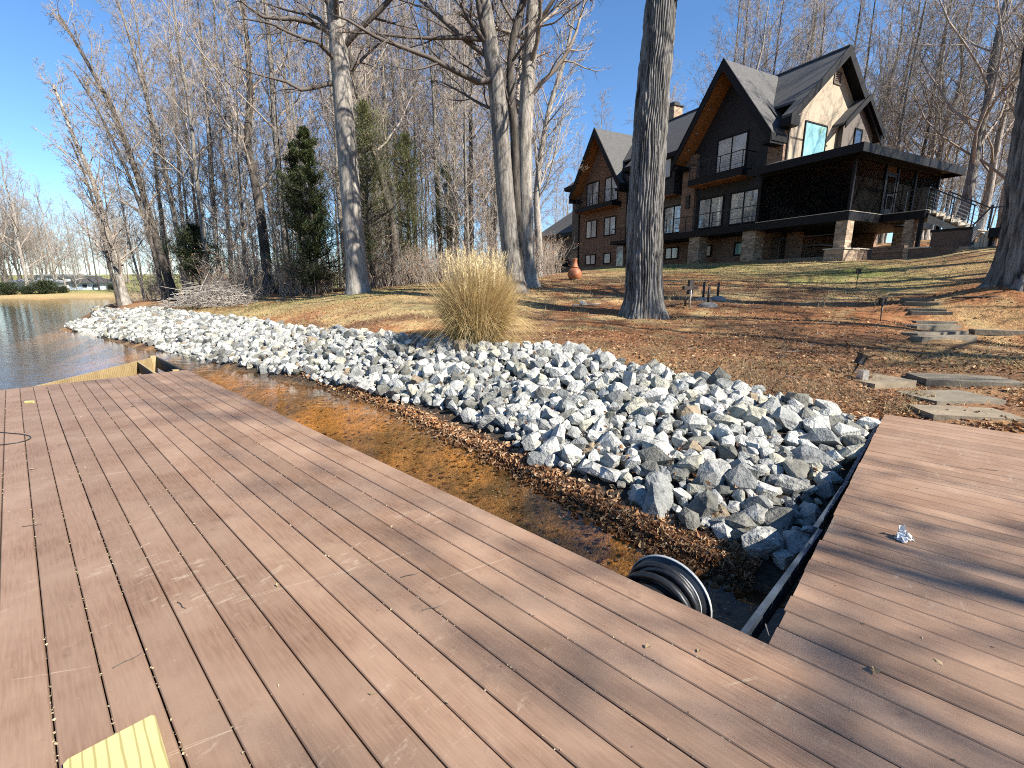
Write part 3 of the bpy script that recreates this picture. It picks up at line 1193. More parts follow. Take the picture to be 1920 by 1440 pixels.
def rotm(rg, n, tilt=1.0):
    a1, a2, a3 = rg.uniform(0, 2 * np.pi, n), rg.normal(0, .62 * tilt, n), rg.normal(0, .62 * tilt, n)
    c, s = np.cos, np.sin
    Z = np.zeros((n, 3, 3))
    Rz, Rx, Ry = Z.copy(), Z.copy(), Z.copy()
    Rz[:, 0, 0] = c(a1); Rz[:, 0, 1] = -s(a1); Rz[:, 1, 0] = s(a1); Rz[:, 1, 1] = c(a1); Rz[:, 2, 2] = 1
    Rx[:, 0, 0] = 1; Rx[:, 1, 1] = c(a2); Rx[:, 1, 2] = -s(a2); Rx[:, 2, 1] = s(a2); Rx[:, 2, 2] = c(a2)
    Ry[:, 1, 1] = 1; Ry[:, 0, 0] = c(a3); Ry[:, 0, 2] = s(a3); Ry[:, 2, 0] = -s(a3); Ry[:, 2, 2] = c(a3)
    return Rz @ Rx @ Ry


from mathutils import Matrix
R_ = rotm(rg, len(keep))
# rocks with a look of their own, found by eye in the photograph
spec = {}
for (px, py), label in {(1292, 779): 'tan brown rock among pale grey rocks in the upper part of the bank', (1282, 903): 'large squarish pale rock at the foot of the bank above the leaves',
                        (1358, 968): 'long blocky pale rock at the bottom of the bank near the dock notch'}.items():
    d = np.hypot(sx_[big] - px, sy_[big] - py)
    spec[big[int(np.argmin(d))]] = label


def rock_label(vi, u, w_):
    k = vi / NV
    b_ = float(np.mean(vt[vi]))
    look = ('bright pale grey' if b_ > 1.05 else 'pale grey') if k < .55 else ('slate grey' if b_ < .62 else 'mid grey') if k < .75 else 'cream tinged' if k < .84 else 'dark olive grey' if k < .97 else 'tan brown'
    where = 'at the foot of the stone bank' if w_ < .22 else 'low on the stone bank' if w_ < .45 else 'halfway up the stone bank' if w_ < .7 else 'along the top of the stone bank'
    side = 'below the ornamental grass' if u < .60 else 'above the leaf drift' if u < .72 else 'below the oak' if u < .82 else 'near the dock arm' if u < .9 else 'right against the dock arm'
    return f'{look} rock {where} {side}'


tanv = [i for i in range(NV) if i / NV >= .97]
for i in big:
    vi = rvar[i]
    if i in spec and 'brown' in spec[i]:
        vi = tanv[0]
    o = add('rock', vmesh[vi], None, None, (rx[i], ry[i], rz[i]), Matrix(R_[i].tolist()).to_euler(), (rs[i] * 1.12,) * 3)
    if i in spec:
        tag(o, spec[i], 'rock', 'rocks of the stone bank')
    else:
        tag(o, rock_label(vi, ru[i], rv[i]), 'rock', 'rocks of the stone bank')


def merge_rocks(name, X, S, R, var, tone=1.0):
    V, Fs, Cs, n = [], [], [], 0
    for k in range(len(X)):
        v0, f0 = variants[var[k]]
        V.append((R[k] @ (v0 * S[k]).T).T + X[k])
        Fs.append(f0 + n)
        Cs.append(np.tile(vt[var[k]] * (tone if np.ndim(tone) == 0 else tone[k]), (len(v0), 1)))
        n += len(v0)
    return new_mesh(name, np.concatenate(V), [np.concatenate(Fs)], False, np.concatenate(Cs))


sm = np.nonzero(~isbig)[0]
X = np.stack([rx, ry, rz], -1)
o = add('riprap_stones', merge_rocks('riprap_stones', X[sm], rs[sm] * 1.12, R_[sm], rvar[sm]), M['rock'])
tag(o, 'pale grey riprap stones along the far part of the shore', 'stones', kind='stuff')
# small chips filling the gaps between large rocks, tinted dark as painted shade
nc = 9000
cu = np.interp(rg.uniform(0, 1, nc), cdf, ul)
cv = rg.uniform(-.03, 1.02, nc)
cp2 = bank(cu, cv)
lpc = np.array([dl((x, y, 0)) for x, y in cp2])
okc = ~((lpc[:, 0] < .1) & (lpc[:, 1] < 5.3))
cp2 = cp2[okc]
cs_ = rg.uniform(.045, .12, len(cp2))
cX = np.c_[cp2, ground_z(cp2[:, 0], cp2[:, 1]) + .025]
cX[:, 2] = np.where((lpc[okc, 0] < .5) & (lpc[okc, 1] < 5.3), np.minimum(cX[:, 2], .0), cX[:, 2])
o = add('stone_chips', merge_rocks('stone_chips', cX, cs_, rotm(rg, len(cp2), 2), rg.integers(0, NV, len(cp2)), rg.uniform(.25, .8, len(cp2))), M['rock'])
tag(o, 'small grey stone chips between the bank rocks', 'stone chips', kind='stuff')
print('rocks', len(keep), 'area', area)

# ------------------------------------------------------------------ leaves, straw, debris
def leaf_mesh(name, P, size, cols, tilt=.5, aspect=.55, seed=0, curl=.35):
    """P (n,3); each leaf a folded six sided blade of four triangles."""
    rg = np.random.default_rng(seed)
    n = len(P)
    R = rotm(rg, n, tilt * 2)
    base = np.array([(-.5, 0, .0), (-.12, .5, curl), (-.12, -.5, curl), (.1, 0, 0), (.5, 0, curl * .6)])
    b = np.tile(base, (n, 1, 1))
    b[:, :, 1] *= (aspect * rg.uniform(.6, 1.3, n))[:, None]
    b[:, :, 2] *= rg.uniform(-.4, 1.2, n)[:, None]
    b *= size[:, None, None]
    V = np.einsum('nij,nkj->nki', R, b) + P[:, None]
    f = np.array([(0, 3, 1), (0, 2, 3), (1, 3, 4), (3, 2, 4)])
    Fs = (f[None] + 5 * np.arange(n)[:, None, None]).reshape(-1, 3)
    return new_mesh(name, V.reshape(-1, 3), [Fs], False, np.repeat(cols, 5, 0))


def leaf_cols(rg, n, wet=0.0):
    pal = np.array([(.30, .155, .075), (.22, .105, .05), (.42, .26, .14), (.50, .36, .22), (.14, .07, .04), (.36, .17, .07), (.46, .31, .19)])
    c = pal[rg.integers(0, len(pal), n)] * rg.uniform(.7, 1.2, (n, 1))
    return c * (1 - .55 * wet)


def keep_view(P, m=60):
    x, y, f = project(P)
    return (x > -m) & (x < 1920 + m) & (y > -m) & (y < 1440 + m) & (P[:, 1] > .5)


rg = np.random.default_rng(11)
# strip of washed up leaves at the waterline
SH = np.array([onz(x, y, WATER)[:2] for x, y in SHORE])
n = 12000
ns = len(SHORE)
u_ = rg.beta(1.6, 1.0, n)
xs = np.linspace(0, 1, ns)
k0 = np.clip(.30 + .70 * u_, 0, 1)
shp = np.stack([np.interp(k0, xs, SH[:, 0]), np.interp(k0, xs, SH[:, 1])], -1)
off = rg.normal(.11, .085, n)
P2 = shp + off[:, None] * E2[:2]
Pz = np.maximum(ground_z(P2[:, 0], P2[:, 1]), WATER - .005) + rg.uniform(.004, .035, n) * (off > .05)
P = np.c_[P2, Pz]
lpp = np.array([(P[:, 0] - CORNER[0]) * E1[0] + (P[:, 1] - CORNER[1]) * E1[1]])[0]
sel = keep_view(P) & (lpp > .2) & (off < .62)
cols = leaf_cols(rg, n) * 1.25
pale = np.clip((off - .18) / .3, 0, 1)[:, None]
cols = cols * (1 - .6 * pale) + np.array([.56, .45, .32]) * rg.uniform(.6, 1.2, (n, 1)) * .6 * pale
cols *= np.where(off < .05, .55, 1)[:, None]
o = add('leaf_drift', leaf_mesh('leaf_drift', P[sel], rg.uniform(.035, .105, n)[sel], cols[sel], .55, .6, 3), M['leaf'])
tag(o, 'drift of brown dead leaves washed up along the waterline', 'leaves', kind='stuff')
# leaves blown in between the rocks
n = 2600
bu = np.interp(rg.uniform(0, 1, n), cdf, ul)
bv = rg.beta(1.0, 1.8, n)
P2 = bank(bu, bv)
P = np.c_[P2, ground_z(P2[:, 0], P2[:, 1]) + rg.uniform(.04, .13, n)]
lpp = (P[:, 0] - CORNER[0]) * E1[0] + (P[:, 1] - CORNER[1]) * E1[1]
sel = keep_view(P) & (lpp > .2)
o = add('trapped_leaves', leaf_mesh('trapped_leaves', P[sel], rg.uniform(.03, .08, n)[sel], leaf_cols(rg, n)[sel] * 1.1, .7, .6, 17), M['leaf'])
tag(o, 'dead leaves caught between the rocks of the bank', 'leaves', kind='stuff')
# leaves and pale specks on and under the water in the notch and the channel
n = 1700
u_ = rg.uniform(.25, 1, n)
shp = np.stack([np.interp(u_, xs, SH[:, 0]), np.interp(u_, xs, SH[:, 1])], -1)
P2 = shp - np.abs(rg.normal(0, .8, n))[:, None] * E2[:2]
fl = rg.random(n) < .45
zb = ground_z(P2[:, 0], P2[:, 1])
P = np.c_[P2, np.where(fl, WATER + .004, zb + .012)]
sel = keep_view(P) & (zb < WATER + .01)
cs = np.where(fl[:, None], np.array([.58, .48, .34]) * rg.uniform(.7, 1.1, (n, 1)), leaf_cols(rg, n) * .8)
sz = np.where(fl, rg.uniform(.008, .024, n), rg.uniform(.03, .08, n))
o = add('water_debris', leaf_mesh('water_debris', P[sel], sz[sel], cs[sel], .08, .7, 5, .1), M['leaf'])
tag(o, 'pale specks and sunken leaves in the shallow water', 'debris', kind='stuff')
# litter over the land in view
n = 100000
Y = 4.8 + 22 * rg.random(n) ** 1.9
Xx = (rg.uniform(-60, 1980, n) - 960) / F * Y * 1.02
zz = ground_z(Xx, Y)
P = np.c_[Xx, Y, zz + rg.uniform(.002, .025, n)]
dens = .45 + .5 * vnoise(Xx * .5, Y * .5, 31) + .4 * vnoise(Xx * 1.7, Y * 1.7, 32) + .5 * np.exp(-((Y - 6.6) / 1.6) ** 2)
lp_p = (P[:, 0] - CORNER[0]) * E1[0] + (P[:, 1] - CORNER[1]) * E1[1]
lp_q = (P[:, 0] - CORNER[0]) * E2[0] + (P[:, 1] - CORNER[1]) * E2[1]
hsx = (P[:, :2] - HO[:2]) @ HA[:2]
htx = (P[:, :2] - HO[:2]) @ HB[:2]


SLABS = [(1640, 1716, 702, 730), (1735, 1925, 700, 724), (1752, 1885, 731, 760), (1749, 1925, 764, 792), (1728, 1830, 634, 643), (1721, 1815, 623, 632), (1719, 1802, 609, 617), (1718, 1797, 597, 607), (1709, 1785, 585, 592), (1701, 1775, 576, 584), (1694, 1760, 566, 573), (1686, 1752, 559, 565), (1668, 1735, 546, 554), (1828, 1925, 612, 628)]


def on_slab(P):
    x, y, f_ = project(P)
    out = np.zeros(len(P), bool)
    for a_, b_, c_, d_ in SLABS:
        out |= (x > a_ - 2) & (x < b_ + 2) & (y > c_ - 3) & (y < d_ + 1) & (RNG.random(len(P)) < .93)
    return out


def in_bank(P):
    # left of the polyline TOP seen from the land side
    best = np.full(len(P), 1e9)
    side = np.zeros(len(P))
    for a_, b_ in zip(TOPP[:-1], TOPP[1:]):
        d = b_ - a_
        t = np.clip(((P[:, :2] - a_) @ d) / (d @ d), 0, 1)
        r = P[:, :2] - (a_ + t[:, None] * d)
        dist = np.linalg.norm(r, axis=1)
        s = d[0] * r[:, 1] - d[1] * r[:, 0]
        k = dist < best
        best = np.where(k, dist, best)
        side = np.where(k, s, side)
    return side < 0


land = (zz > WATER + .05) & ~((lp_p < .1) & (lp_q < 5.2)) & ~in_bank(P) & ~on_slab(P) & (htx < -.3)
sel = land & (rg.random(n) < dens) & keep_view(P)
cols = leaf_cols(rg, n) * rg.choice([.7, 1.1, 1.6], (n, 1))
o = add('leaf_litter', leaf_mesh('leaf_litter', P[sel], rg.uniform(.03, .082, n)[sel], cols[sel], .35, .6, 8), M['leaf'])
tag(o, 'scattered brown leaf litter over the bare clay yard', 'leaves', kind='stuff')


def blade_mesh(name, P, L, W, bend, cols, seed=0, lean=.5, nseg=3, dirs=None):
    """Curved tapering grass blades."""
    rg = np.random.default_rng(seed)
    n = len(P)
    az = rg.uniform(0, 2 * np.pi, n) if dirs is None else dirs
    d = np.stack([np.cos(az), np.sin(az), np.zeros(n)], -1)
    sd = np.stack([-np.sin(az), np.cos(az), np.zeros(n)], -1)
    tw = rg.uniform(0, np.pi, n)
    sd = sd * np.cos(tw)[:, None] + d * np.sin(tw)[:, None]
    ln = np.abs(lean) if np.ndim(lean) else np.full(n, lean) * rg.uniform(.2, 1.3, n)
    V = np.zeros((n, nseg + 1, 2, 3))
    for i in range(nseg + 1):
        t = i / nseg
        th = ln + bend * t * t
        c = P + d * (L * t * np.sin(ln + bend * t * .6))[:, None] + np.array([0, 0, 1]) * (L * t * np.cos(ln + bend * t * .6))[:, None]
        w = W * (1 - .85 * t) / 2
        V[:, i, 0] = c - sd * w[:, None]
        V[:, i, 1] = c + sd * w[:, None]
    k = np.arange(n)[:, None] * (nseg + 1) * 2
    Fs = np.concatenate([np.stack([k[:, 0] + 2 * i, k[:, 0] + 2 * i + 1, k[:, 0] + 2 * i + 3, k[:, 0] + 2 * i + 2], -1) for i in range(nseg)])
    return new_mesh(name, V.reshape(-1, 3), [Fs], False, np.repeat(cols, (nseg + 1) * 2, 0))


# short dormant turf and dry tufts
n = 90000
Y = 5.5 + 25 * rg.random(n) ** 1.25
Xx = (rg.uniform(-60, 1980, n) - 960) / F * Y * 1.02
zz = ground_z(Xx, Y)
P = np.c_[Xx, Y, zz - .004]
hsx = (P[:, :2] - HO[:2]) @ HA[:2]
htx = (P[:, :2] - HO[:2]) @ HB[:2]
lp_p = (P[:, 0] - CORNER[0]) * E1[0] + (P[:, 1] - CORNER[1]) * E1[1]
lp_q = (P[:, 0] - CORNER[0]) * E2[0] + (P[:, 1] - CORNER[1]) * E2[1]
pa = aty(560, 575, 21)
lw = np.exp(-((htx + 3.2) / 3.0) ** 2) * (hsx > -7) + np.exp(-(((Xx - pa[0] - 1) / 8.5) ** 2 + ((Y - pa[1] - .5) / 4.2) ** 2))
tuft = np.clip(vnoise(Xx * 1.9, Y * 1.9, 41) - .2, 0, 1) * 1.4
sel = (zz > WATER + .1) & ~((lp_p < .1) & (lp_q < 5.2)) & ~in_bank(P) & ~on_slab(P) & (htx < -.2) & (rg.random(n) < .10 + .9 * np.clip(lw + tuft, 0, 1)) & keep_view(P)
gcol = np.array([.52, .42, .22]) * rg.uniform(.6, 1.15, (n, 1))
isg = (rg.random(n) < .45 * np.clip(lw, 0, 1))[:, None]
gcol = np.where(isg, np.array([.15, .19, .055]) * rg.uniform(.7, 1.4, (n, 1)), gcol)
L = rg.uniform(.04, .12, n) * (1 + .9 * (tuft > .2) * (lw < .3)) * (1 + Y / 40)
o = add('dormant_grass', blade_mesh('dormant_grass', P[sel], L[sel], (.004 + .0004 * Y[sel]) * 1.6, rg.uniform(.3, 1.2, sel.sum()), gcol[sel], 5, .8, 2), M['straw'])
tag(o, 'dormant straw coloured grass over the sloping yard', 'grass', kind='stuff')
# dead weeds beside the leaning path light and along the top of the rocks
n = 4200
c0 = on_ground(1570, 735)
cc = np.array([on_ground(px, py)[:2] for px, py in ((1560, 735), (1500, 725), (1420, 712), (1590, 700), (1620, 760), (1480, 742), (1300, 690), (1380, 700), (1130, 650), (1220, 660))])
ci = rg.integers(0, len(cc), n)
P2 = cc[ci] + rg.normal(0, .28, (n, 2))
P = np.c_[P2, ground_z(P2[:, 0], P2[:, 1]) - .01]
lp_p = (P[:, 0] - CORNER[0]) * E1[0] + (P[:, 1] - CORNER[1]) * E1[1]
lp_q = (P[:, 0] - CORNER[0]) * E2[0] + (P[:, 1] - CORNER[1]) * E2[1]
ok = ~((lp_p < .15) & (lp_q < 5.3))
P = P[ok]
n = len(P)
wc_ = np.array([.40, .29, .18]) * rg.uniform(.5, 1.3, (n, 1))
o = add('dead_weeds', blade_mesh('dead_weeds', P, rg.uniform(.08, .34, n), np.full(n, .006), rg.uniform(.2, 2.0, n), wc_, 6, .9, 3), M['straw'])
tag(o, 'tangle of dead weeds along the top edge of the stone bank', 'weeds', kind='stuff')

# bits in the board gaps and scattered over the dock
n = 10000
gap_i = rg.integers(0, 28, n)
gp = rg.uniform(-1.5, 10, n)
gq = -(.066 + gap_i * PITCHB + PITCHB / 2) + rg.normal(0, .0035, n)
msk = vnoise(gp * 1.1 + gap_i * 7.7, gap_i * 3.1, 51) > rg.uniform(-.3, 1.0, n)
P = CORNER + E1 * gp[:, None] + E2 * gq[:, None]
P[:, 2] = rg.uniform(-.003, .004, n)
sel = keep_view(P) & msk
P1, s1 = P[sel], rg.uniform(.006, .014, n)[sel]
n2 = 420
gp = rg.uniform(-5, 10, n2)
gq = rg.uniform(-3.5, 5, n2)
P = CORNER + E1 * gp[:, None] + E2 * gq[:, None]
P[:, 2] = .003
sel = keep_view(P) & ((gq < -.02) | (gp < -.03))
P2, s2 = P[sel], rg.uniform(.006, .016, n2)[sel]
PA = np.r_[P1, P2]
SA = np.r_[s1, s2]
cols = np.array([.58, .47, .31]) * rg.uniform(.45, 1.15, (len(PA), 1))
o = add('board_debris', leaf_mesh('board_debris', PA, SA, cols, .3, .7, 9, .3), M['leaf'])
tag(o, 'pale seed and bud debris caught in the gaps between dock boards', 'debris', kind='stuff')
# a few twigs and leaves on the boards
tw = MB()
for (px, py), ln, an in [((770, 1078), .05, .4), ((340, 1135), .045, -.6), ((240, 1238), .05, .9), ((1700, 760), .06, .1), ((810, 1140), .045, .3), ((1850, 880), .07, 2.7), ((60, 985), .05, .3)]:
    o_ = onz(px, py, .006)
    d = np.array([math.cos(an), math.sin(an), 0])
    e_ = np.array([-d[1], d[0], 0])
    tw.tube([o_ - d * ln, o_ - d * ln * .3 + e_ * ln * .08, o_ + d * ln * .4 - e_ * ln * .05, o_ + d * ln + e_ * ln * .1], [.0022, .002, .0016, .001], 5)
tag(tw.build('fallen_twigs', M['bark_dark'], None), 'thin broken twigs lying on the dock boards', 'twigs', kind='stuff')
lf = [(500, 800, .05), (150, 752, .05), (1640, 1258, .045), (430, 855, .05), (520, 1097, .03), (735, 987, .03), (1310, 1220, .03), (250, 762, .05), (1580, 880, .03), (1450, 1010, .025), (700, 1300, .04), (1215, 1213, .03), (60, 880, .03), (1760, 1240, .04)]
P = np.array([onz(x, y, .006) for x, y, _ in lf])
o = add('loose_leaves', leaf_mesh('loose_leaves', P, np.array([s for *_, s in lf]), np.array([.48, .37, .22]) * rg.uniform(.6, 1.2, (len(lf), 1)), .15, .6, 12, .3), M['leaf'])
tag(o, 'loose dry leaf scraps on the dock boards', 'leaves', kind='stuff')

# ------------------------------------------------------------------ the house
# local frame: x = t (away from the lake), y = s (along the front, away from the porch), z = height
HANG = math.atan2(HB[1], HB[0])
house = empty('lake_house', (HO[0], HO[1], 0), (0, 0, HANG), 'large dark lake house with steep gables, brick walls and screened porch', 'house')


def hb(name, mat, t0, t1, s0, s1, z0, z1, parent=None):
    return MB().box(t0, t1, s0, s1, z0, z1).build(name, M[mat], parent or house)


def bars(name, mat, boxes, parent=None):
    mb = MB()
    for q in boxes:
        mb.box(*q)
    return mb.build(name, M[mat], parent or house)


def window_t(t, s0, s1, z0, z1, mull=1, glass='glass', fr=.09, name='window'):
    """A window in a wall that faces the lake."""
    w = bars(name, 'black', [(t - .07, t + .02, s0, s1, z1 - fr, z1), (t - .07, t + .02, s0, s1, z0, z0 + fr), (t - .07, t + .02, s0, s0 + fr, z0 + fr, z1 - fr), (t - .07, t + .02, s1 - fr, s1, z0 + fr, z1 - fr)])
    n = mull + 1
    wd = (s1 - s0 - 2 * fr)
    for k in range(n):
        a0 = s0 + fr + wd * k / n + (.035 if k else 0)
        a1 = s0 + fr + wd * (k + 1) / n - (.035 if k < mull else 0)
        hb('pane', glass, t - .03, t - .01, a0, a1, z0 + fr, z1 - fr, w)
        if k < mull:
            hb('mullion', 'black', t - .06, t, a1, a1 + .07, z0 + fr, z1 - fr, w)
    return w


def window_s(s, t0, t1, z0, z1, glass='glass', fr=.08, mull=0):
    w = bars('window', 'black', [(t0, t1, s - .06, s + .02, z1 - fr, z1), (t0, t1, s - .06, s + .02, z0, z0 + fr), (t0, t0 + fr, s - .06, s + .02, z0 + fr, z1 - fr), (t1 - fr, t1, s - .06, s + .02, z0 + fr, z1 - fr)])
    hb('pane', glass, t0 + fr, t1 - fr, s - .03, s - .01, z0 + fr, z1 - fr, w)
    return w


def railing_t(t, s0, s1, z0, h=1.05, posts=5, cables=6, ends=None):
    """Railing along s with horizontal cables; ends: depth of the returns."""
    r = bars('railing', 'metal_dark', [(t - .025, t + .025, s0, s1, z0 + h - .045, z0 + h)])
    for k in range(posts):
        s = s0 + .02 + (s1 - s0 - .04) * k / (posts - 1)
        hb('baluster_post', 'metal_dark', t - .02, t + .02, s - .02, s + .02, z0, z0 + h - .045, r)
    bars('cables', 'metal_dark', [(t - .005, t + .005, s0, s1, z0 + .12 + k * (h - .2) / cables - .005, z0 + .12 + k * (h - .2) / cables + .005) for k in range(cables)], r)
    if ends:
        for s in (s0 + .02, s1 - .02):
            bars('end_rail', 'metal_dark', [(t + .02, t + ends, s - .02, s + .02, z0 + h - .045, z0 + h)] + [(t + .02, t + ends, s - .005, s + .005, z0 + .12 + k * (h - .2) / cables - .005, z0 + .12 + k * (h - .2) / cables + .005) for k in range(cables)], r)
    return r


def gable_poly(t, s0, s1, z0, ze, sp_, zp):
    return [(t, s0, z0), (t, s1, z0), (t, s1, ze), (t, sp_, zp), (t, s0, ze)]


# --- walls
MB().prism(gable_poly(2.2, 5.02, 12.2, 4.95, 10.3, 8.6, 14.5), (1.2, 0, 0)).build('gable_wall', M['charcoal'], house)
hb('wall', 'taupe', 2.5, 9.9, 12.2, 18.4, 4.95, 11.2)
MB().prism(gable_poly(2.2, 18.4, 25.0, 2.7, 10.2, 21.7, 14.4), (1.0, 0, 0)).build('brick_gable_wall', M['brick'], house)
hb('wall', 'taupe', 2.4, 9.5, 25.0, 26.6, 5.0, 10.6)
hb('stone_base', 'stone_wall', 2.36, 9.5, 25.0, 26.64, 2.8, 5.0)
hb('basement_wall', 'brick', 2.4, 9.6, 5.1, 18.4, 2.4, 4.95)
hb('rear_wall', 'taupe', 9.6, 10.2, 5.05, 26.5, 2.6, 10.8)
# sunlit end wall under the main gable
MB().prism([(2.25, 5.0, 4.9), (10.2, 5.0, 4.9), (10.2, 5.0, 10.9), (6.2, 5.0, 14.55), (2.25, 5.0, 10.9)], (0, .3, 0)).build('end_gable_wall', M['tan'], house)
hb('end_basement_wall', 'stone_dark', 2.3, 10.2, 5.0, 5.3, 2.4, 4.9)
hb('corner_board', 'taupe', 2.2, 2.3, 4.9, 5.05, 8.0, 10.8)
# brick piers on the big gable
hb('brick_pier', 'brick', 1.95, 2.25, 11.15, 12.3, 5.1, 10.4)
hb('brick_pier', 'brick', 1.95, 2.25, 5.0, 5.95, 5.1, 10.2)
hb('wall_sconce', 'metal_dark', 1.86, 1.95, 11.5, 11.8, 6.9, 7.8)
# projecting dark bay between the gables
bay = hb('bay', 'charcoal', 1.6, 2.52, 12.75, 14.6, 8.05, 10.9)
hb('bay_underside', 'soffit', 1.6, 2.5, 12.75, 14.6, 8.02, 8.045, bay)
window_t(1.6, 13.05, 14.3, 9.2, 10.65, 0, 'glass_blind')

# --- roofs


def slope(name, mat, ridge, eave, t0, t1, thick, parent=None, lift=0):
    """Roof slab between a ridge (s,z) and an eave (s,z), running from t0 to t1."""
    (sr, zr), (se, ze) = ridge, eave
    zr, ze = zr + lift, ze + lift
    return MB().prism([(t0, sr, zr), (t0, se, ze), (t0, se, ze - thick), (t0, sr, zr - thick)], (t1 - t0, 0, 0)).build(name, M[mat], parent or house)


def cross_gable(sc, zr, half, ze, tf, tb, tw):
    for sg in (-1, 1):
        e = sc + sg * half
        r = slope('gable_roof', 'shingle', (sc, zr), (e, ze), tf + .06, tb, .12)
        slope('soffit_boards', 'soffit', (sc, zr - .16), (e - sg * .05, ze - .12), tf + .05, tw, .04, r)
        slope('rake_board', 'black', (sc, zr + .03), (e + sg * .03, ze + .01), tf, tf + .05, .62, r)
        slope('drip_edge', 'black', (sc, zr + .06), (e + sg * .04, ze + .04), tf - .02, tf + .055, .08, r)
        hb('eave_fascia', 'black', tf + .05, tw, min(e, e + sg * .05), max(e, e + sg * .05), ze - .42, ze + .0, r)
        lo = e - sg * .55
        hb('eave_return', 'black', tf + .05, tw - .003, min(lo, e - sg * .004), max(lo, e - sg * .004), ze - .55, ze - .35, r)


cross_gable(8.6, 14.9, 3.6, 9.95, .7, 6.1, 2.2)
cross_gable(21.7, 14.75, 3.55, 9.75, 1.05, 6.0, 2.2)
for z, s in ((12.6, 10.0), (11.4, 10.85), (10.5, 11.45)):
    MB().lathe([(0, -.02), (.06, -.02), (.06, .02)], 10, (1.3, s - .12, z + .02)).build('downlight', M['white_edge'], house)
# main roof: gable at the porch end, hip at the far end
RZ, RT = 15.05, 6.1
mr = MB()


def roof_face(name, pts, thick=.14, mat='shingle'):
    pts = np.asarray(pts, float)
    return MB().prism(pts, (0, 0, -thick)).build(name, M[mat], house)


MS = (RZ - 10.85) / (RT - 1.5)
ZC = 10.85 + 1.1 * MS
roof_face('main_roof', [(1.5, 4.4, 10.85), (RT, 4.4, RZ), (RT, 22.0, RZ), (2.6, 25.5, ZC), (2.6, 18.2, ZC), (1.5, 18.2, 10.85), (1.5, 12.25, 10.85), (2.6, 12.25, ZC), (2.6, 5.0, ZC), (1.5, 5.0, 10.85)])
roof_face('main_roof', [(1.5, 26.6, 10.85), (1.5, 25.3, 10.85), (2.6, 25.3, ZC), (2.6, 25.5, ZC)])
roof_face('main_roof', [(10.8, 4.4, 10.85), (10.8, 26.6, 10.85), (RT, 22.0, RZ), (RT, 4.4, RZ)])
roof_face('hip_roof', [(1.5, 26.6, 10.85), (RT, 22.0, RZ), (10.8, 26.6, 10.85)])
bars('ridge_cap', 'shingle', [(RT - .12, RT + .12, 4.38, 22.0, RZ - .05, RZ + .03)])
hb('gutter', 'black', 1.36, 1.5, 12.3, 18.2, 10.55, 10.86)
hb('gutter', 'black', 1.36, 1.5, 25.2, 26.6, 10.55, 10.86)
hb('eave_soffit', 'black', 1.5, 2.5, 12.3, 18.2, 10.50, 10.56)
hb('eave_soffit', 'black', 1.5, 2.5, 25.0, 26.6, 10.50, 10.56)
hb('eave_box', 'black', 1.52, 2.3, 4.45, 5.1, 10.3, 10.84)
# rake boards of the end gable
MB().prism([(1.42, 4.36, 10.78), (RT, 4.36, RZ + .04), (RT, 4.36, RZ - .55), (1.42, 4.36, 10.25)], (0, .05, 0)).build('rake_board', M['black'], house)
MB().prism([(10.88, 4.36, 10.78), (RT, 4.36, RZ + .04), (RT, 4.36, RZ - .55), (10.88, 4.36, 10.25)], (0, .05, 0)).build('rake_board', M['black'], house)
MB().prism([(1.6, 4.42, 10.6), (RT, 4.42, RZ - .25), (RT, 4.42, RZ - .30), (1.6, 4.42, 10.55)], (0, .6, 0)).build('rake_soffit', M['black'], house)
MB().prism([(10.7, 4.42, 10.6), (RT, 4.42, RZ - .25), (RT, 4.42, RZ - .30), (10.7, 4.42, 10.55)], (0, .6, 0)).build('rake_soffit', M['black'], house)
bars('gable_vent', 'taupe', [(5.85, 6.55, 4.94, 5.0, 13.25, 13.32), (5.85, 6.55, 4.94, 5.0, 13.88, 13.95), (5.85, 5.92, 4.94, 5.0, 13.32, 13.88), (6.48, 6.55, 4.94, 5.0, 13.32, 13.88)] + [(5.92, 6.48, 4.96, 5.0, 13.36 + .1 * k, 13.41 + .1 * k) for k in range(5)])
window_s(5.0, 3.65, 5.85, 8.9, 10.95, 'glass_sky_tint')
# dormer bump-out on the end wall
dm = hb('dormer', 'taupe', 6.95, 10.25, 4.68, 5.0, 8.2, 11.0)
MB().prism([(6.95, 4.68, 11.0), (10.25, 4.68, 11.0), (8.5, 4.68, 12.45)], (0, .3, 0)).build('dormer_gable', M['taupe'], house)
for sg in (-1, 1):
    e = 8.5 + sg * 2.15
    MB().prism([(8.5, 4.28, 12.86), (e, 4.28, 11.05), (e, 4.28, 10.93), (8.5, 4.28, 12.74)], (0, 1.6, 0)).build('dormer_roof', M['shingle'], house)
    MB().prism([(8.5, 4.2, 12.9), (e + sg * .04, 4.2, 11.07), (e + sg * .04, 4.2, 10.7), (8.5, 4.2, 12.53)], (0, .06, 0)).build('dormer_rake', M['black'], house)
window_s(4.68, 8.15, 9.0, 9.3, 11.1, 'glass_dark')
# chimney
ch_ = hb('chimney', 'stone_wall', 7.6, 8.6, 19.2, 20.2, 12.0, 16.8)
hb('chimney_cap', 'metal_dark', 7.5, 8.7, 19.1, 20.3, 16.8, 16.9, ch_)
hb('chimney_flue', 'metal_dark', 7.8, 8.4, 19.4, 20.0, 16.9, 17.2, ch_)

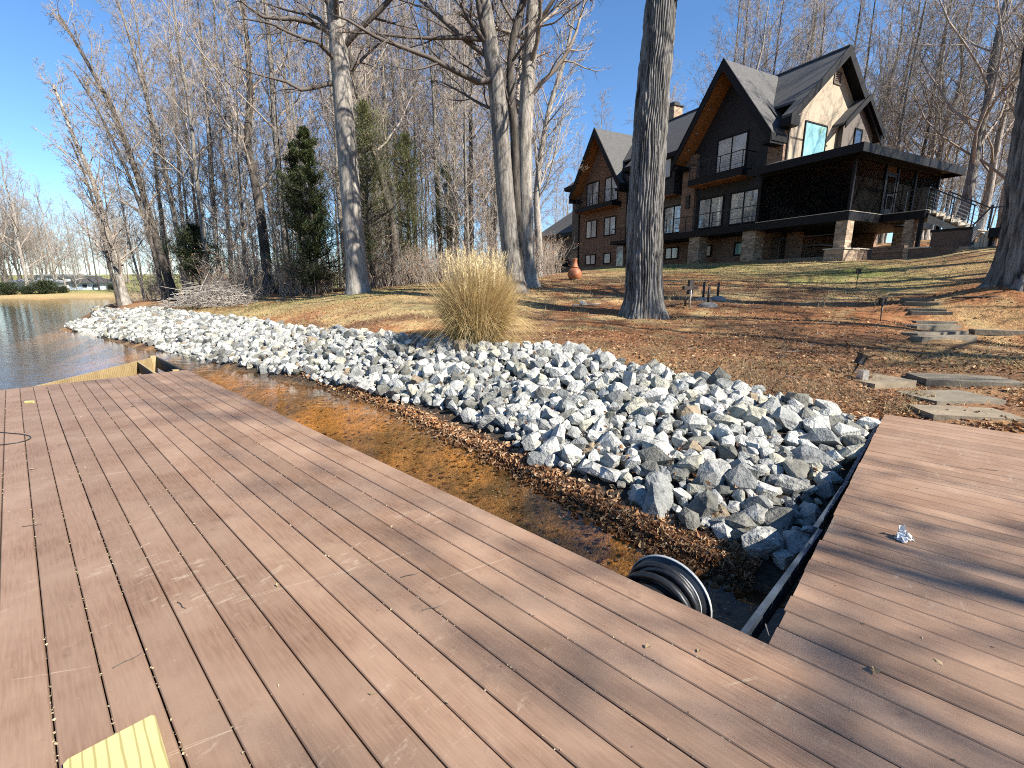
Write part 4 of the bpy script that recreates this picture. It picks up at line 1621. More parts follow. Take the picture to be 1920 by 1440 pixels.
# --- windows of the lake front
window_t(2.2, 7.5, 9.75, 8.8, 10.9, 1, 'glass_blind')
window_t(2.2, 8.85, 10.9, 5.42, 7.42, 1)
window_t(2.2, 6.35, 8.4, 5.42, 7.42, 1)
window_t(2.5, 12.4, 14.4, 5.42, 7.42, 1)
window_t(2.5, 15.2, 17.2, 5.42, 7.42, 1)
window_t(2.5, 15.6, 17.4, 8.9, 10.3, 1)
for s0, s1 in ((22.15, 24.0), (19.55, 21.35)):
    window_t(2.2, s0, s1, 8.75, 10.8, 1, 'glass_blind')
for s0, s1 in ((22.3, 23.95), (19.65, 21.25)):
    window_t(2.2, s0, s1, 5.92, 7.52, 1, 'glass_blind')
window_t(2.2, 22.3, 23.9, 3.52, 4.48, 1, 'glass_blind')
window_t(2.2, 20.15, 21.15, 3.52, 4.48, 0, 'glass_blind')
hb('patio_door', 'glass_dark', 2.17, 2.199, 18.55, 19.4, 2.9, 4.9)
window_t(2.4, 12.6, 13.95, 3.55, 4.45, 1, 'glass_blind')
window_t(2.4, 9.65, 10.7, 3.55, 4.35, 1, 'glass_blind')
window_t(2.4, 7.1, 7.9, 3.5, 4.35, 0, 'glass_sky_tint')
# --- balconies
bu = hb('upper_balcony', 'black', .9, 2.2, 6.75, 10.85, 8.1, 8.52)
hb('balcony_underside', 'soffit', .95, 2.18, 6.8, 10.8, 8.07, 8.098, bu)
railing_t(.95, 6.8, 10.8, 8.52, 1.0, 6, 6, 1.2)
bl = hb('left_balcony', 'black', 1.2, 2.2, 19.1, 24.4, 8.2, 8.6)
hb('balcony_underside', 'soffit', 1.25, 2.18, 19.15, 24.35, 8.17, 8.198, bl)
railing_t(1.25, 19.15, 24.35, 8.6, .95, 6, 6, .9)
lb = hb('lower_balcony', 'black', .25, 2.4, 4.85, 15.6, 4.72, 5.10)
railing_t(.32, 4.9, 11.3, 5.1, 1.0, 7, 6)
railing_t(.32, 11.9, 15.5, 5.1, 1.0, 4, 6)
hb('small_balcony', 'black', .8, 2.4, 16.2, 18.6, 4.95, 5.2)
railing_t(.87, 16.25, 18.55, 5.2, 1.0, 3, 5, 1.3)
for s0 in (5.05, 9.05):
    hb('brick_pillar', 'stone_wall', .4, 1.2, s0, s0 + .85, 2.5, 4.72)
bars('patio_railing', 'metal_dark', [(1.6, 1.64, 1.2, 4.4, 4.2, 4.24), (1.6, 1.64, 4.36, 4.4, 3.0, 4.2), (1.6, 1.64, 1.2, 1.24, 3.0, 4.2)])
hb('downpipe', 'black', 2.05, 2.15, 18.15, 18.3, 5.2, 9.5)
hb('downpipe', 'black', 2.1, 2.2, 25.02, 25.14, 2.9, 9.6)
MB().tube([(1.5, 18.2, 10.5), (1.55, 18.2, 10.2), (2.1, 18.22, 9.6), (2.1, 18.22, 9.4)], .05, 8).build('downpipe_elbow', M['black'], house, True)
# --- low wing beyond the left gable
MB().prism([(3.6, 26.7, 3.0), (3.6, 35.2, 3.0), (3.6, 35.2, 6.9), (3.6, 26.7, 6.9)], (6.5, 0, 0)).build('wing_wall', M['taupe'], house)
hb('wing_base', 'brick', 3.55, 3.6, 26.7, 35.2, 2.9, 4.4)
MB().prism([(3.0, 26.65, 7.0), (3.0, 35.7, 7.0), (6.8, 33.2, 9.9), (6.8, 26.65, 9.9)], (0, 0, -.15)).build('wing_roof', M['shingle'], house)
MB().prism([(10.5, 35.7, 7.0), (10.5, 26.65, 7.0), (6.8, 26.65, 9.9), (6.8, 33.2, 9.9)], (0, 0, -.15)).build('wing_roof', M['shingle'], house)
MB().prism([(3.0, 35.7, 7.0), (10.5, 35.7, 7.0), (6.8, 33.2, 9.9)], (0, 0, -.15)).build('wing_roof', M['shingle'], house)
hb('wing_fascia', 'black', 2.9, 3.0, 26.65, 35.7, 6.6, 7.0)
window_t(3.6, 32.7, 33.4, 5.1, 6.4, 0, 'glass_blind')

# --- screened porch
PZ = 5.09
hb('porch_floor', 'black', 0, 8.3, 0, 4.84, 4.66, PZ - .03)
bars('floor_edge', 'cream_trim', [(-.03, 8.3, -.03, 4.84, PZ - .028, PZ)])
for t, s in ((0, 0), (0, 4.7), (8.2, 0), (2.75, 0), (3.9, 0), (5.7, 0)):
    hb('porch_post', 'black', t, t + .12, s, s + .12, PZ + .002, 7.42)
hb('porch_header', 'black', 0, 8.3, 0, .14, 7.42, 7.62)
hb('porch_header', 'black', 0, .14, .14, 4.84, 7.42, 7.62)
hb('transom_rail', 'black', 2.87, 3.9, .02, .1, 7.02, 7.10)
hb('porch_ceiling', 'soffit', .16, 8.2, .16, 4.96, 7.45, 7.5)
hb('front_screen', 'screen_shaded', .05, .055, .13, 4.7, PZ + .01, 7.42)
hb('side_screen', 'screen', .13, 2.75, .05, .055, PZ + .01, 7.42)
hb('side_screen', 'screen', 4.02, 5.7, .05, .055, PZ + .01, 7.42)
hb('side_screen', 'screen', 5.82, 8.2, .05, .055, PZ + .01, 7.42)
dr = bars('screen_door', 'black', [(2.9, 3.86, .03, .07, 6.9, 7.0), (2.9, 3.86, .03, .07, PZ + .01, PZ + .3), (2.9, 3.0, .03, .07, PZ + .3, 6.9), (3.76, 3.86, .03, .07, PZ + .3, 6.9), (3.0, 3.76, .03, .07, 6.0, 6.1)])
hb('door_screen', 'screen', 3.0, 3.76, .045, .05, PZ + .3, 6.9, dr)
hb('porch_end_wall', 'taupe', 8.2, 8.3, .14, 4.85, PZ + .002, 7.44)
hb('patio_back_wall', 'brick', 8.0, 8.3, 2.6, 4.9, 2.5, 4.66)
hb('porch_inner_wall', 'taupe', .3, 8.2, 4.86, 4.97, PZ + .002, 7.44)
for s0_ in (2.7, 4.7, 6.5):
    window_s(4.85, s0_, s0_ + 1.5, 5.3, 7.2, 'glass_dark')
fan = MB().tube([(4.0, 2.4, 7.0), (4.0, 2.4, 7.44)], .02, 6).build('ceiling_fan', M['metal_dark'], house)
for k in range(5):
    a_ = k * 2 * math.pi / 5
    MB().beam((4.0, 2.4, 7.0), (4.0 + .7 * math.cos(a_), 2.4 + .7 * math.sin(a_), 7.0), .13, .015).build('fan_blade', M['metal_dark'], fan)
sofa = MB().box(.7, 2.6, 3.6, 4.5, PZ + .003, PZ + .42).box(.7, 2.6, 4.3, 4.52, PZ + .42, PZ + .85).box(.7, .9, 3.6, 4.3, PZ + .42, PZ + .62).box(2.4, 2.6, 3.6, 4.3, PZ + .42, PZ + .62).build('porch_sofa', M['cream_trim'], house)
# low hipped roof of the porch
pr = MB()
zt, ze_ = 8.45, 7.74
MB().prism([(-.9, -.65, ze_), (9.0, -.65, ze_), (7.0, 4.97, zt), (1.4, 4.97, zt)], (0, 0, -.1)).build('porch_roof', M['shingle'], house)
MB().prism([(-.9, -.65, ze_), (1.4, 4.97, zt), (-.9, 4.97, ze_)], (0, 0, -.1)).build('porch_roof', M['shingle'], house)
MB().prism([(9.0, -.65, ze_), (9.0, 4.97, ze_), (7.0, 4.97, zt)], (0, 0, -.1)).build('porch_roof', M['shingle'], house)
bars('porch_fascia', 'black', [(-.98, -.9, -.73, 4.97, 7.40, 7.78), (-.9, 9.08, -.73, -.65, 7.40, 7.78), (9.0, 9.08, -.65, 4.97, 7.40, 7.78)])
hb('porch_soffit', 'black', -.9, 0, -.65, 4.97, 7.60, 7.64)
hb('porch_soffit', 'black', 0, 9.0, -.65, 0, 7.60, 7.64)
# under the porch
hb('brick_pillar', 'stone_wall', .05, .6, .02, .55, 2.3, 4.66)
hb('pillar_base', 'stone_wall', -.35, .85, -.2, .7, 2.2, 3.3)
hb('base_cap', 'cream_trim', -.4, .9, -.25, .75, 3.3, 3.36)
hb('brick_pillar', 'stone_wall', 5.5, 6.05, .02, .55, 2.6, 4.66)
hb('brick_pillar', 'brick', 2.75, 3.4, 4.1, 4.7, 2.6, 4.66)
hb('patio_slab', 'slab_grey', .3, 8.4, .2, 4.9, 2.5, 3.02)
hb('low_wall', 'stone_dark', .95, 2.6, -.05, .3, 2.5, 3.35)
hb('wall_cap', 'cream_trim', .95, 2.6, -.1, .35, 3.35, 3.40)
hb('patio_table', 'metal_dark', 1.6, 2.6, 2.0, 3.2, 3.7, 3.75)
# landing, stairs and retaining walls at the side
ld = hb('landing', 'black', 2.95, 5.0, -1.75, 0, 4.72, PZ - .03)
hb('landing_edge', 'cream_trim', 2.9, 5.05, -1.8, -.03, PZ - .028, PZ, ld)
hb('landing_post', 'black', 3.0, 3.15, -1.7, -1.55, 2.7, 4.72)
hb('landing_post', 'black', 4.8, 4.95, -1.7, -1.55, 2.7, 4.72)
r = bars('side_railing', 'metal_dark', [(2.95, 3.0, -1.75, 0, PZ + .95, PZ + 1.0), (2.95, 3.1, -1.78, -1.73, PZ + .95, PZ + 1.0)])
for t, s in ((2.96, -1.74), (2.96, -.9), (2.96, -.06), (4.95, -1.74)):
    hb('baluster_post', 'metal_dark', t, t + .04, s - .02, s + .02, PZ, PZ + .95, r)
bars('cables', 'metal_dark', [(2.97, 2.98, -1.75, 0, PZ + .12 + .14 * k, PZ + .13 + .14 * k) for k in range(6)] + [(4.95, 4.96, -1.75, 0, PZ + .12 + .14 * k, PZ + .13 + .14 * k) for k in range(6)], r)
st = empty('stairs', parent=house)
for k in range(6):
    q0 = -1.83 - k * .28
    zt_ = PZ - .17 * (k + 1)
    hb('tread', 'tread', 3.15, 4.85, q0 - .30, q0, zt_ - .05, zt_, st)
    hb('riser', 'tread', 3.17, 4.83, q0 - .02, q0, zt_, zt_ + .12, st)
for t in (3.13, 4.83):
    MB().prism([(t, -1.82, PZ - .22), (t, -3.55, PZ - 1.25), (t, -3.55, PZ - 1.5), (t, -1.82, PZ - .55)], (.04, 0, 0)).build('stringer', M['tread'], st)
for t in (3.12, 4.86):
    MB().beam((t, -1.8, PZ + .95), (t, -3.5, PZ - .08), .05, .05).build('stair_rail', M['metal_dark'], st)
    for k in range(3):
        q0 = -1.95 - k * .75
        hb('rail_post', 'metal_dark', t - .02, t + .02, q0 - .02, q0 + .02, PZ - .2 - (-1.8 - q0) * .6, PZ + .92 - (-1.8 - q0) * .6, st)
    cb_ = MB()
    for k in range(5):
        cb_.beam((t, -1.8, PZ + .1 + .16 * k), (t, -3.5, PZ - .93 + .16 * k), .012, .012)
    cb_.build('cables', M['galv'], st)
hb('retaining_wall', 'timber_wall', 2.2, 2.5, -3.9, -2.45, 2.4, 3.95)
hb('retaining_cap', 'black', 2.15, 2.55, -3.95, -2.4, 3.95, 4.05)
hb('stone_pier', 'stone_wall', 2.97, 3.4, -1.35, -1.0, 2.5, 4.7)
hb('terrace_wall', 'timber_wall', .9, 1.2, -3.7, -2.25, 2.3, 3.2)
hb('terrace_cap', 'cream_trim', .85, 1.25, -2.9, -2.2, 3.2, 3.26)
hb('terrace_wall', 'stone_dark', .9, 1.2, -2.05, -.8, 2.3, 3.38)
hb('terrace_end', 'stone_wall', .86, 1.24, -2.25, -2.05, 2.4, 3.26)
for k in range(4):
    hb('stone_step', 'stone_wall', 1.3 + .1 * k, 2.1, -3.75 - .09 * k, -3.45 - .09 * k, 2.6, 2.92 + .1 * k)
ss = empty('side_stairs', parent=house)
for k in range(5):
    hb('tread', 'tread', 2.0, 3.0, -4.08 - .09 * k, -3.96 - .09 * k, 2.9, 3.28 + .13 * k, ss)
hb('platform', 'black', 2.0, 3.2, -5.2, -4.43, 3.55, 3.92, ss)
cb_ = MB()
for k in range(7):
    cb_.beam((1.98, -3.94, 3.38 + .10 * k), (1.98, -4.40, 4.04 + .10 * k), .014, .014)
cb_.build('cables', M['galv'], ss)
MB().beam((1.98, -3.92, 4.10), (1.98, -4.42, 4.82), .05, .05).build('stair_rail', M['metal_dark'], ss)
for q0, z0, z1 in ((-3.93, 3.2, 4.12), (-4.42, 3.9, 4.84), (-4.8, 3.92, 4.75), (-5.15, 3.92, 4.75)):
    hb('rail_post', 'metal_dark', 1.96, 2.0, q0 - .025, q0 + .025, z0, z1, ss)
hb('top_rail', 'metal_dark', 1.965, 1.995, -5.15, -4.44, 4.7, 4.75, ss)
for q0 in (-4.55, -5.05):
    hb('platform_post', 'black', 2.2, 2.4, q0, q0 + .12, 2.8, 3.55, ss)

# ------------------------------------------------------------------ yard things
def ac_unit(t, s, label):
    p = hw(t, s, 0)
    g = gz(p[0], p[1])
    o = empty('air_conditioner', (p[0], p[1], g - .02), (0, 0, HANG), label, 'air conditioner', 'air conditioners by the low wing')
    MB().box(-.4, .4, -.4, .4, .08, .95).build('cabinet', M['ac_metal'], o)
    MB().box(-.44, .44, -.44, .44, .95, 1.0).build('top_grille', M['metal_dark'], o)
    MB().box(-.5, .5, -.5, .5, 0, .08).build('pad', M['concrete_lid'], o)
    for x in (-.41, .40):
        MB().box(-.42, -.402, x - .02, x + .03, .08, .95).build('corner_rail', M['galv'], o)


ac_unit(2.9, 29.0, 'dark air conditioner cabinet nearest the house corner by the low wing')
ac_unit(2.9, 30.2, 'dark air conditioner cabinet farther from the house corner by the low wing')

p = on_ground(1077, 524)
chim = empty('chiminea', (p[0], p[1], p[2] - .03), (0, 0, 0), 'round bellied terracotta chiminea standing on the lawn below the house', 'chiminea')
k = (524 - 490) / F * p[1] / 1.2
MB().lathe([(.0, 0), (.25, 0), (.38, .12), (.46, .32), (.44, .5), (.33, .68), (.2, .76)], 24).build('belly', M['terracotta'], chim, True)
MB().lathe([(.215, .755), (.25, .78), (.245, .82), (.19, .9), (.15, 1.1), (.14, 1.25), (.165, 1.28), (.165, 1.33), (.11, 1.33), (.10, 1.2)], 24).build('neck', M['terracotta'], chim, True)
MB().lathe([(.30, -.04), (.36, -.02), (.33, .04)], 20).build('stand', M['metal_dark'], chim, True)
chim.scale = (k, k, k)


def path_light(px, py, tilt, h, label, sc=1.0, yaw=0):
    p = on_ground(px, py)
    o = empty('path_light', (p[0], p[1], p[2] - .05), (tilt[0], tilt[1], yaw), label, 'path light', 'path lights beside the stepping stones')
    MB().tube([(0, 0, -.1), (0, 0, h - .18)], [.008, .016], 8).build('stake', M['metal_dark'], o, True)
    MB().box(-.055, .055, -.055, .055, h - .18, h - .16).build('lamp_base', M['metal_dark'], o)
    mb = MB()
    for a_ in (-1, 1):
        for b_ in (-1, 1):
            mb.box(a_ * .045 - .008, a_ * .045 + .008, b_ * .045 - .008, b_ * .045 + .008, h - .16, h - .03)
    mb.build('lamp_frame', M['metal_dark'], o)
    MB().box(-.036, .036, -.036, .036, h - .16, h - .03).build('lamp_glass', M['glass_dark'], o)
    MB().box(-.075, .075, -.075, .075, h - .03, h).build('lamp_cap', M['metal_dark'], o)
    o.scale = (sc,) * 3


path_light(1604, 542, (0, .03), .74, 'black path light farthest up the slope, below the porch', 1.05)
path_light(1651, 602, (0, -.05), .62, 'black path light standing left of the stack of stone steps')
path_light(1596, 703, (.1, .32), .42, 'black path light leaning over beside the raised cracked slab', .95)
p = on_ground(1616, 712)
o = MB().box(-.06, .06, -.05, .05, 0, .16).build('utility_box', M['galv'], None)
o.location = (p[0], p[1], p[2] - .01)
o.rotation_euler = (0, 0, .3)
tag(o, 'small grey metal box beside the leaning path light', 'utility box')


def slab(px0, px1, py0, py1, thick, mat, label, lift=.02, skew=0, rise=0, rnd_seed=0):
    """A stepping stone whose outline is read off the ground: near edge at py1, far edge at py0."""
    a_, b_ = on_ground(px0, py1), on_ground(px1, py1)
    far0 = on_ground(px0 + skew, py0)
    z = max(a_[2], b_[2], gz(*((a_ + b_) / 2)[:2])) + lift + .018
    thick += .06
    cx = (a_ + b_) / 2
    dx = b_ - a_
    L_ = np.linalg.norm(dx[:2])
    ex_ = dx[:2] / L_
    ey_ = np.array([-ex_[1], ex_[0]])
    dep = max(.22, min(.62, abs((far0[:2] - a_[:2]) @ ey_)))
    rg_ = np.random.default_rng(rnd_seed)
    out = []
    for u, w_ in ((0, 0), (.5, -.02), (1, 0), (1.02, .5), (1, 1), (.55, 1.03), (0, 1), (-.015, .5)):
        out.append(((u - .5) * L_ + rg_.normal(0, .006), w_ * dep + rg_.normal(0, .006), 0))
    o = MB().prism(out, (0, 0, thick)).build('stepping_stone', M[mat], None)
    o.location = (cx[0], cx[1], z - thick)
    o.rotation_euler = (rise, 0, math.atan2(ex_[1], ex_[0]))
    tag(o, label, 'stepping stone', 'flagstone steps up to the house')
    return o


slab(1640, 1716, 702, 730, .06, 'slab', 'thick cracked tan slab lying raised beside the leaning path light', .06, -15, 0, 1)
slab(1735, 1925, 700, 724, .05, 'slab_grey', 'long shaded slab crossing the foot of the path, third from the dock', .015, 0, 0, 2)
slab(1752, 1885, 731, 760, .05, 'slab_grey', 'flat slab second from the dock', .012, 0, 0, 3)
slab(1749, 1925, 764, 792, .05, 'slab', 'tan slab butted against the dock end', .012, 0, 0, 4)
slab(1728, 1830, 634, 643, .07, 'slab_grey', 'lowest of the stacked stone steps with its lit near edge', .05, 0, 0, 5)
slab(1721, 1815, 623, 632, .07, 'slab_grey', 'stone step second from the bottom of the stack', .045, 0, 0, 6)
slab(1719, 1802, 609, 617, .07, 'slab_grey', 'stone step third from the bottom of the stack', .045, 0, 0, 7)
slab(1718, 1797, 597, 607, .06, 'slab_grey', 'stone step fourth from the bottom of the stack', .03, 0, 0, 8)
slab(1709, 1785, 585, 592, .07, 'slab', 'stone step fifth from the bottom of the stack', .045, 0, 0, 9)
slab(1701, 1775, 576, 584, .06, 'slab_grey', 'stone step sixth from the bottom of the stack', .03, 0, 0, 10)
slab(1694, 1760, 566, 573, .07, 'slab', 'stone step seventh from the bottom of the stack', .045, 0, 0, 11)
slab(1686, 1752, 559, 565, .06, 'slab_grey', 'stone step eighth from the bottom of the stack', .03, 0, 0, 12)
slab(1668, 1735, 546, 554, .06, 'slab', 'stone step topmost of the stack, below the two distant slabs', .03, 0, 0, 13)
slab(1630, 1690, 525, 530, .05, 'slab_grey', 'distant flat slab just above the broad tree shadow', .02, 0, 0, 14)
slab(1655, 1700, 504, 509, .05, 'slab_grey', 'most distant slab of the path near the porch', .02, 0, 0, 15)
slab(1828, 1925, 612, 628, .06, 'slab', 'single long slab set apart right of the stone steps', .05, 0, 0, 16)

# septic risers and yard hydrant beside the big oak
for i, (px, py, h, label) in enumerate([(1327, 573, .50, 'grey domed lid with dark pipe nearest the camera, beside the oak'), (1318, 563, .52, 'grey domed lid with dark pipe behind the nearest one'), (1345, 561, .48, 'grey domed lid with dark pipe farthest from the oak')]):
    p = on_ground(px, py)
    o = empty('septic_lid', (p[0], p[1], p[2] - .02), (0, 0, 0), label, 'septic lid', 'domed septic lids by the oak')
    MB().lathe([(0, .13), (.1, .125), (.2, .095), (.28, .04), (.30, -.03)], 24).build('dome', M['concrete_lid'], o, True)
    MB().tube([(0, 0, .1), (0, 0, .1 + h)], .038, 12).build('riser_pipe', M['pipe_dark'], o, True)
p = on_ground(1293, 576)
hy = empty('pump_post', (p[0], p[1], p[2] - .03), (0, 0, .3), 'short post with dark boxes and a pale pipe beside the oak', 'pump post')
MB().tube([(0, 0, 0), (.01, 0, .62)], .022, 10).build('pipe', M['pvc'], hy, True)
MB().box(-.05, .09, .01, .12, .42, .85).build('control_box', M['pipe_dark'], hy)
MB().box(-.26, .24, -.03, .09, .56, .66).build('cross_arm', M['pipe_dark'], hy)
MB().tube([(-.13, .05, .05), (-.14, .05, .3), (-.1, .05, .36)], .03, 8).build('hose_stub', M['pipe_dark'], hy, True)
MB().box(.12, .62, .3, .36, .40, .5).build('board', M['lumber_old'], hy)

# loose sticks over the yard
rg = np.random.default_rng(61)
stk = MB()
for k in range(260):
    Y_ = 6 + 17 * rg.random() ** 1.4
    x_ = (rg.uniform(500, 1900) - 960) / F * Y_
    q_ = np.array([[x_, Y_, 0]])
    if in_bank(q_)[0] or (q_[0, :2] - HO[:2]) @ HB[:2] > -.6 or gz(x_, Y_) < -.1:
        continue
    pq_ = dl(q_[0])
    if pq_[0] < .2 and pq_[1] < 5.4:
        continue
    a_, ln = rg.uniform(0, 6.28), rg.uniform(.12, .5)
    d_ = np.array([math.cos(a_), math.sin(a_), 0])
    P_ = np.array([x_, Y_, 0]) + np.outer([-.5, -.1, .25, .5], d_) * ln + rg.normal(0, .02, (4, 3))
    P_[:, 2] = ground_z(P_[:, 0], P_[:, 1]) + rg.uniform(.005, .025)
    r_ = rg.uniform(.003, .008)
    stk.tube(P_, [r_, r_ * .9, r_ * .7, r_ * .4], 4, False)
tag(stk.build('fallen_sticks', M['twig_pale'], None), 'thin fallen sticks scattered over the yard', 'sticks', kind='stuff')

# ornamental grass
p = on_ground(893, 645)
og = empty('ornamental_grass', (p[0], p[1], p[2] - .03), (0, 0, 0), 'tall clump of tan ornamental grass at the top of the rocks', 'grass clump')
rg = np.random.default_rng(77)
n = 15000
sub_c = np.array([(-.30, .05), (.05, -.1), (.34, .08), (.08, .25), (-.12, .22)])
sub_l = np.array([.22, .09, .19, .08, .15])
si = rg.choice(5, n, p=[.24, .28, .22, .14, .12])
rr = .26 * np.sqrt(rg.random(n))
an = rg.uniform(0, 2 * np.pi, n)
P = np.stack([sub_c[si, 0] + rr * np.cos(an), sub_c[si, 1] + rr * np.sin(an), np.zeros(n)], -1)
an = np.arctan2(P[:, 1], P[:, 0] + .05) + rg.normal(0, .5, n)
L = np.where(rg.random(n) < .3, rg.uniform(.35, .9, n), rg.uniform(1.0, 1.75, n)) * np.array([.88, 1.05, .95, 1.0, .92])[si]
lean = sub_l[si] * rg.uniform(.2, 1.5, n) + np.abs(rg.normal(0, .07, n))
cols = np.array([.86, .66, .32]) * rg.uniform(.55, 1.15, (n, 1))
cols = np.where((rg.random(n) < .2)[:, None], np.array([.40, .23, .09]) * rg.uniform(.7, 1.2, (n, 1)), cols)
og.scale = (.80, .80, 1.0)
add('blades', blade_mesh('blades', P, L, np.full(n, .013), np.where(rg.random(n) < .25, rg.uniform(.8, 2.2, n), rg.uniform(.05, .8, n)), cols, 3, lean, 4, an), M['straw'], og)
n = 260
rr = .5 * np.sqrt(rg.random(n))
an = rg.uniform(0, 2 * np.pi, n)
mbp = []
colp = []
Ps, Ls, Ws, Ds, Ln = [], [], [], [], []
for k in range(n):
    hgt = rg.uniform(1.45, 2.05)
    le = rr[k] * .38 + rg.normal(0, .07)
    base = np.array([rr[k] * math.cos(an[k]), rr[k] * math.sin(an[k]), 0])
    d = np.array([math.cos(an[k]) * math.sin(le), math.sin(an[k]) * math.sin(le), math.cos(le)])
    for j in range(26):
        t = .78 + .22 * j / 26
        Ps.append(base + d * hgt * t)
        Ls.append(rg.uniform(.06, .13))
        Ln.append(rg.uniform(.1, .7))
    Ps.append(base)
    Ls.append(hgt)
    Ln.append(max(0, le))
Ps = np.array(Ps)
n2 = len(Ps)
cp_ = np.array([.88, .73, .44]) * rg.uniform(.7, 1.15, (n2, 1))
add('plumes', blade_mesh('plumes', Ps, np.array(Ls), np.full(n2, .014), rg.uniform(.2, 1.4, n2), cp_, 4, np.array(Ln), 2), M['straw'], og)

# log pieces and sticks lying in the yard
for (px, py), ln, an, rad, label in [((1100, 573), 1.0, .1, .035, 'weathered stick lying on the clay left of the oak'), ((1640, 625), .35, -.35, .02, 'short dark branch lying left of the stone steps'), ((1690, 627), .5, .15, .012, 'thin pale stick lying beside the stone steps'), ((1830, 560), .9, -.7, .025, 'dark branch lying below the edge tree'), ((1110, 592), .45, .6, .012, 'thin pale stick in the oak shadow')]:
    p = on_ground(px, py)
    d = np.array([math.cos(an), math.sin(an), .06])
    e_ = np.array([-d[1], d[0], 0])
    o = MB().tube([-d * ln / 2, -d * ln * .15 + e_ * .05 * ln, d * ln * .2 - e_ * .03 * ln, d * ln / 2], [rad, rad * .95, rad * .8, rad * .5], 7).build('fallen_branch', M['bark_dark'] if 'dark' in label else M['twig_pale'], None, True)
    o.location = (p[0], p[1], p[2] + rad * .8)
    tag(o, label, 'fallen branch')
p = on_ground(1094, 573)
o = add('pale_stone', vmesh[2], None, None, (p[0], p[1], p[2] + .05), (.2, .3, 1), (.38, .25, .25))
tag(o, 'single pale stone lying on the clay left of the oak', 'stone')
# brush pile
p = on_ground(405, 574)
rg = np.random.default_rng(31)
mb = MB()
for k in range(520):
    a_ = rg.uniform(0, 2 * np.pi)
    el = rg.normal(.18, .35)
    c_ = np.array([rg.normal(0, 1.0), rg.normal(0, .7), abs(rg.normal(.55, .45))])
    c_[2] *= max(.2, 1 - (abs(c_[0]) / 2.6))
    ln = rg.uniform(.5, 2.2)
    d = np.array([math.cos(a_) * math.cos(el), math.sin(a_) * math.cos(el), math.sin(el)])
    j = rg.normal(0, .12, (3, 3)) * ln * .4
    q_ = np.array([c_ - d * ln / 2 + j[0], c_ + j[1], c_ + d * ln / 2 + j[2]])
    q_[:, 2] = np.maximum(q_[:, 2], .02)
    r0 = rg.uniform(.006, .022)
    mb.tube(q_, [r0, r0 * .8, r0 * .4], 4, False)
o = mb.build('brush_pile', M['twig_pale'], None)
o.location = (p[0], p[1], p[2])
tag(o, 'heap of cut brush and branches at the edge of the wood', 'brush pile', kind='stuff')

# ------------------------------------------------------------------ trees
def norm(a):
    return a / (np.linalg.norm(a, axis=-1, keepdims=True) + 1e-9)


def tubes(br, k, tip):
    """br: pts (B,n,3), rad (B,n) -> verts, quads (and triangles to the tip)."""
    pts, rad = br
    B, n, _ = pts.shape
    tg = norm(np.gradient(pts, axis=1)) if n > 2 else np.repeat(norm(pts[:, 1:] - pts[:, :1]), 2, 1)
    ax = norm(pts[:, -1] - pts[:, 0])
    ref = np.where((np.abs(ax[:, 2]) > .9)[:, None], np.array([1., 0, 0]), np.array([0, 0, 1.]))
    u = norm(np.cross(tg, ref[:, None]))
    w = np.cross(tg, u)
    an = np.linspace(0, 2 * np.pi, k, endpoint=False)
    ring = pts[:, :, None] + rad[:, :, None, None] * (np.cos(an)[:, None] * u[:, :, None] + np.sin(an)[:, None] * w[:, :, None])
    j = np.arange(k)
    jj = (j + 1) % k
    if tip:
        V = np.concatenate([ring[:, :-1].reshape(B, -1, 3), pts[:, -1:]], 1)
        per = V.shape[1]
        b0 = (np.arange(B) * per)[:, None, None]
        q = []
        for i in range(n - 2):
            q.append(np.stack([i * k + j, i * k + jj, (i + 1) * k + jj, (i + 1) * k + j], -1))
        Q = (np.concatenate(q)[None] + b0).reshape(-1, 4) if q else np.zeros((0, 4), int)
        t = np.stack([(n - 2) * k + j, (n - 2) * k + jj, np.full(k, per - 1)], -1)
        return V.reshape(-1, 3), Q, (t[None] + b0).reshape(-1, 3)
    V = ring.reshape(B, -1, 3)
    per = V.shape[1]
    b0 = (np.arange(B) * per)[:, None, None]
    Q = (np.concatenate([np.stack([i * k + j, i * k + jj, (i + 1) * k + jj, (i + 1) * k + j], -1) for i in range(n - 1)])[None] + b0).reshape(-1, 4)
    return V.reshape(-1, 3), Q, np.zeros((0, 3), int)


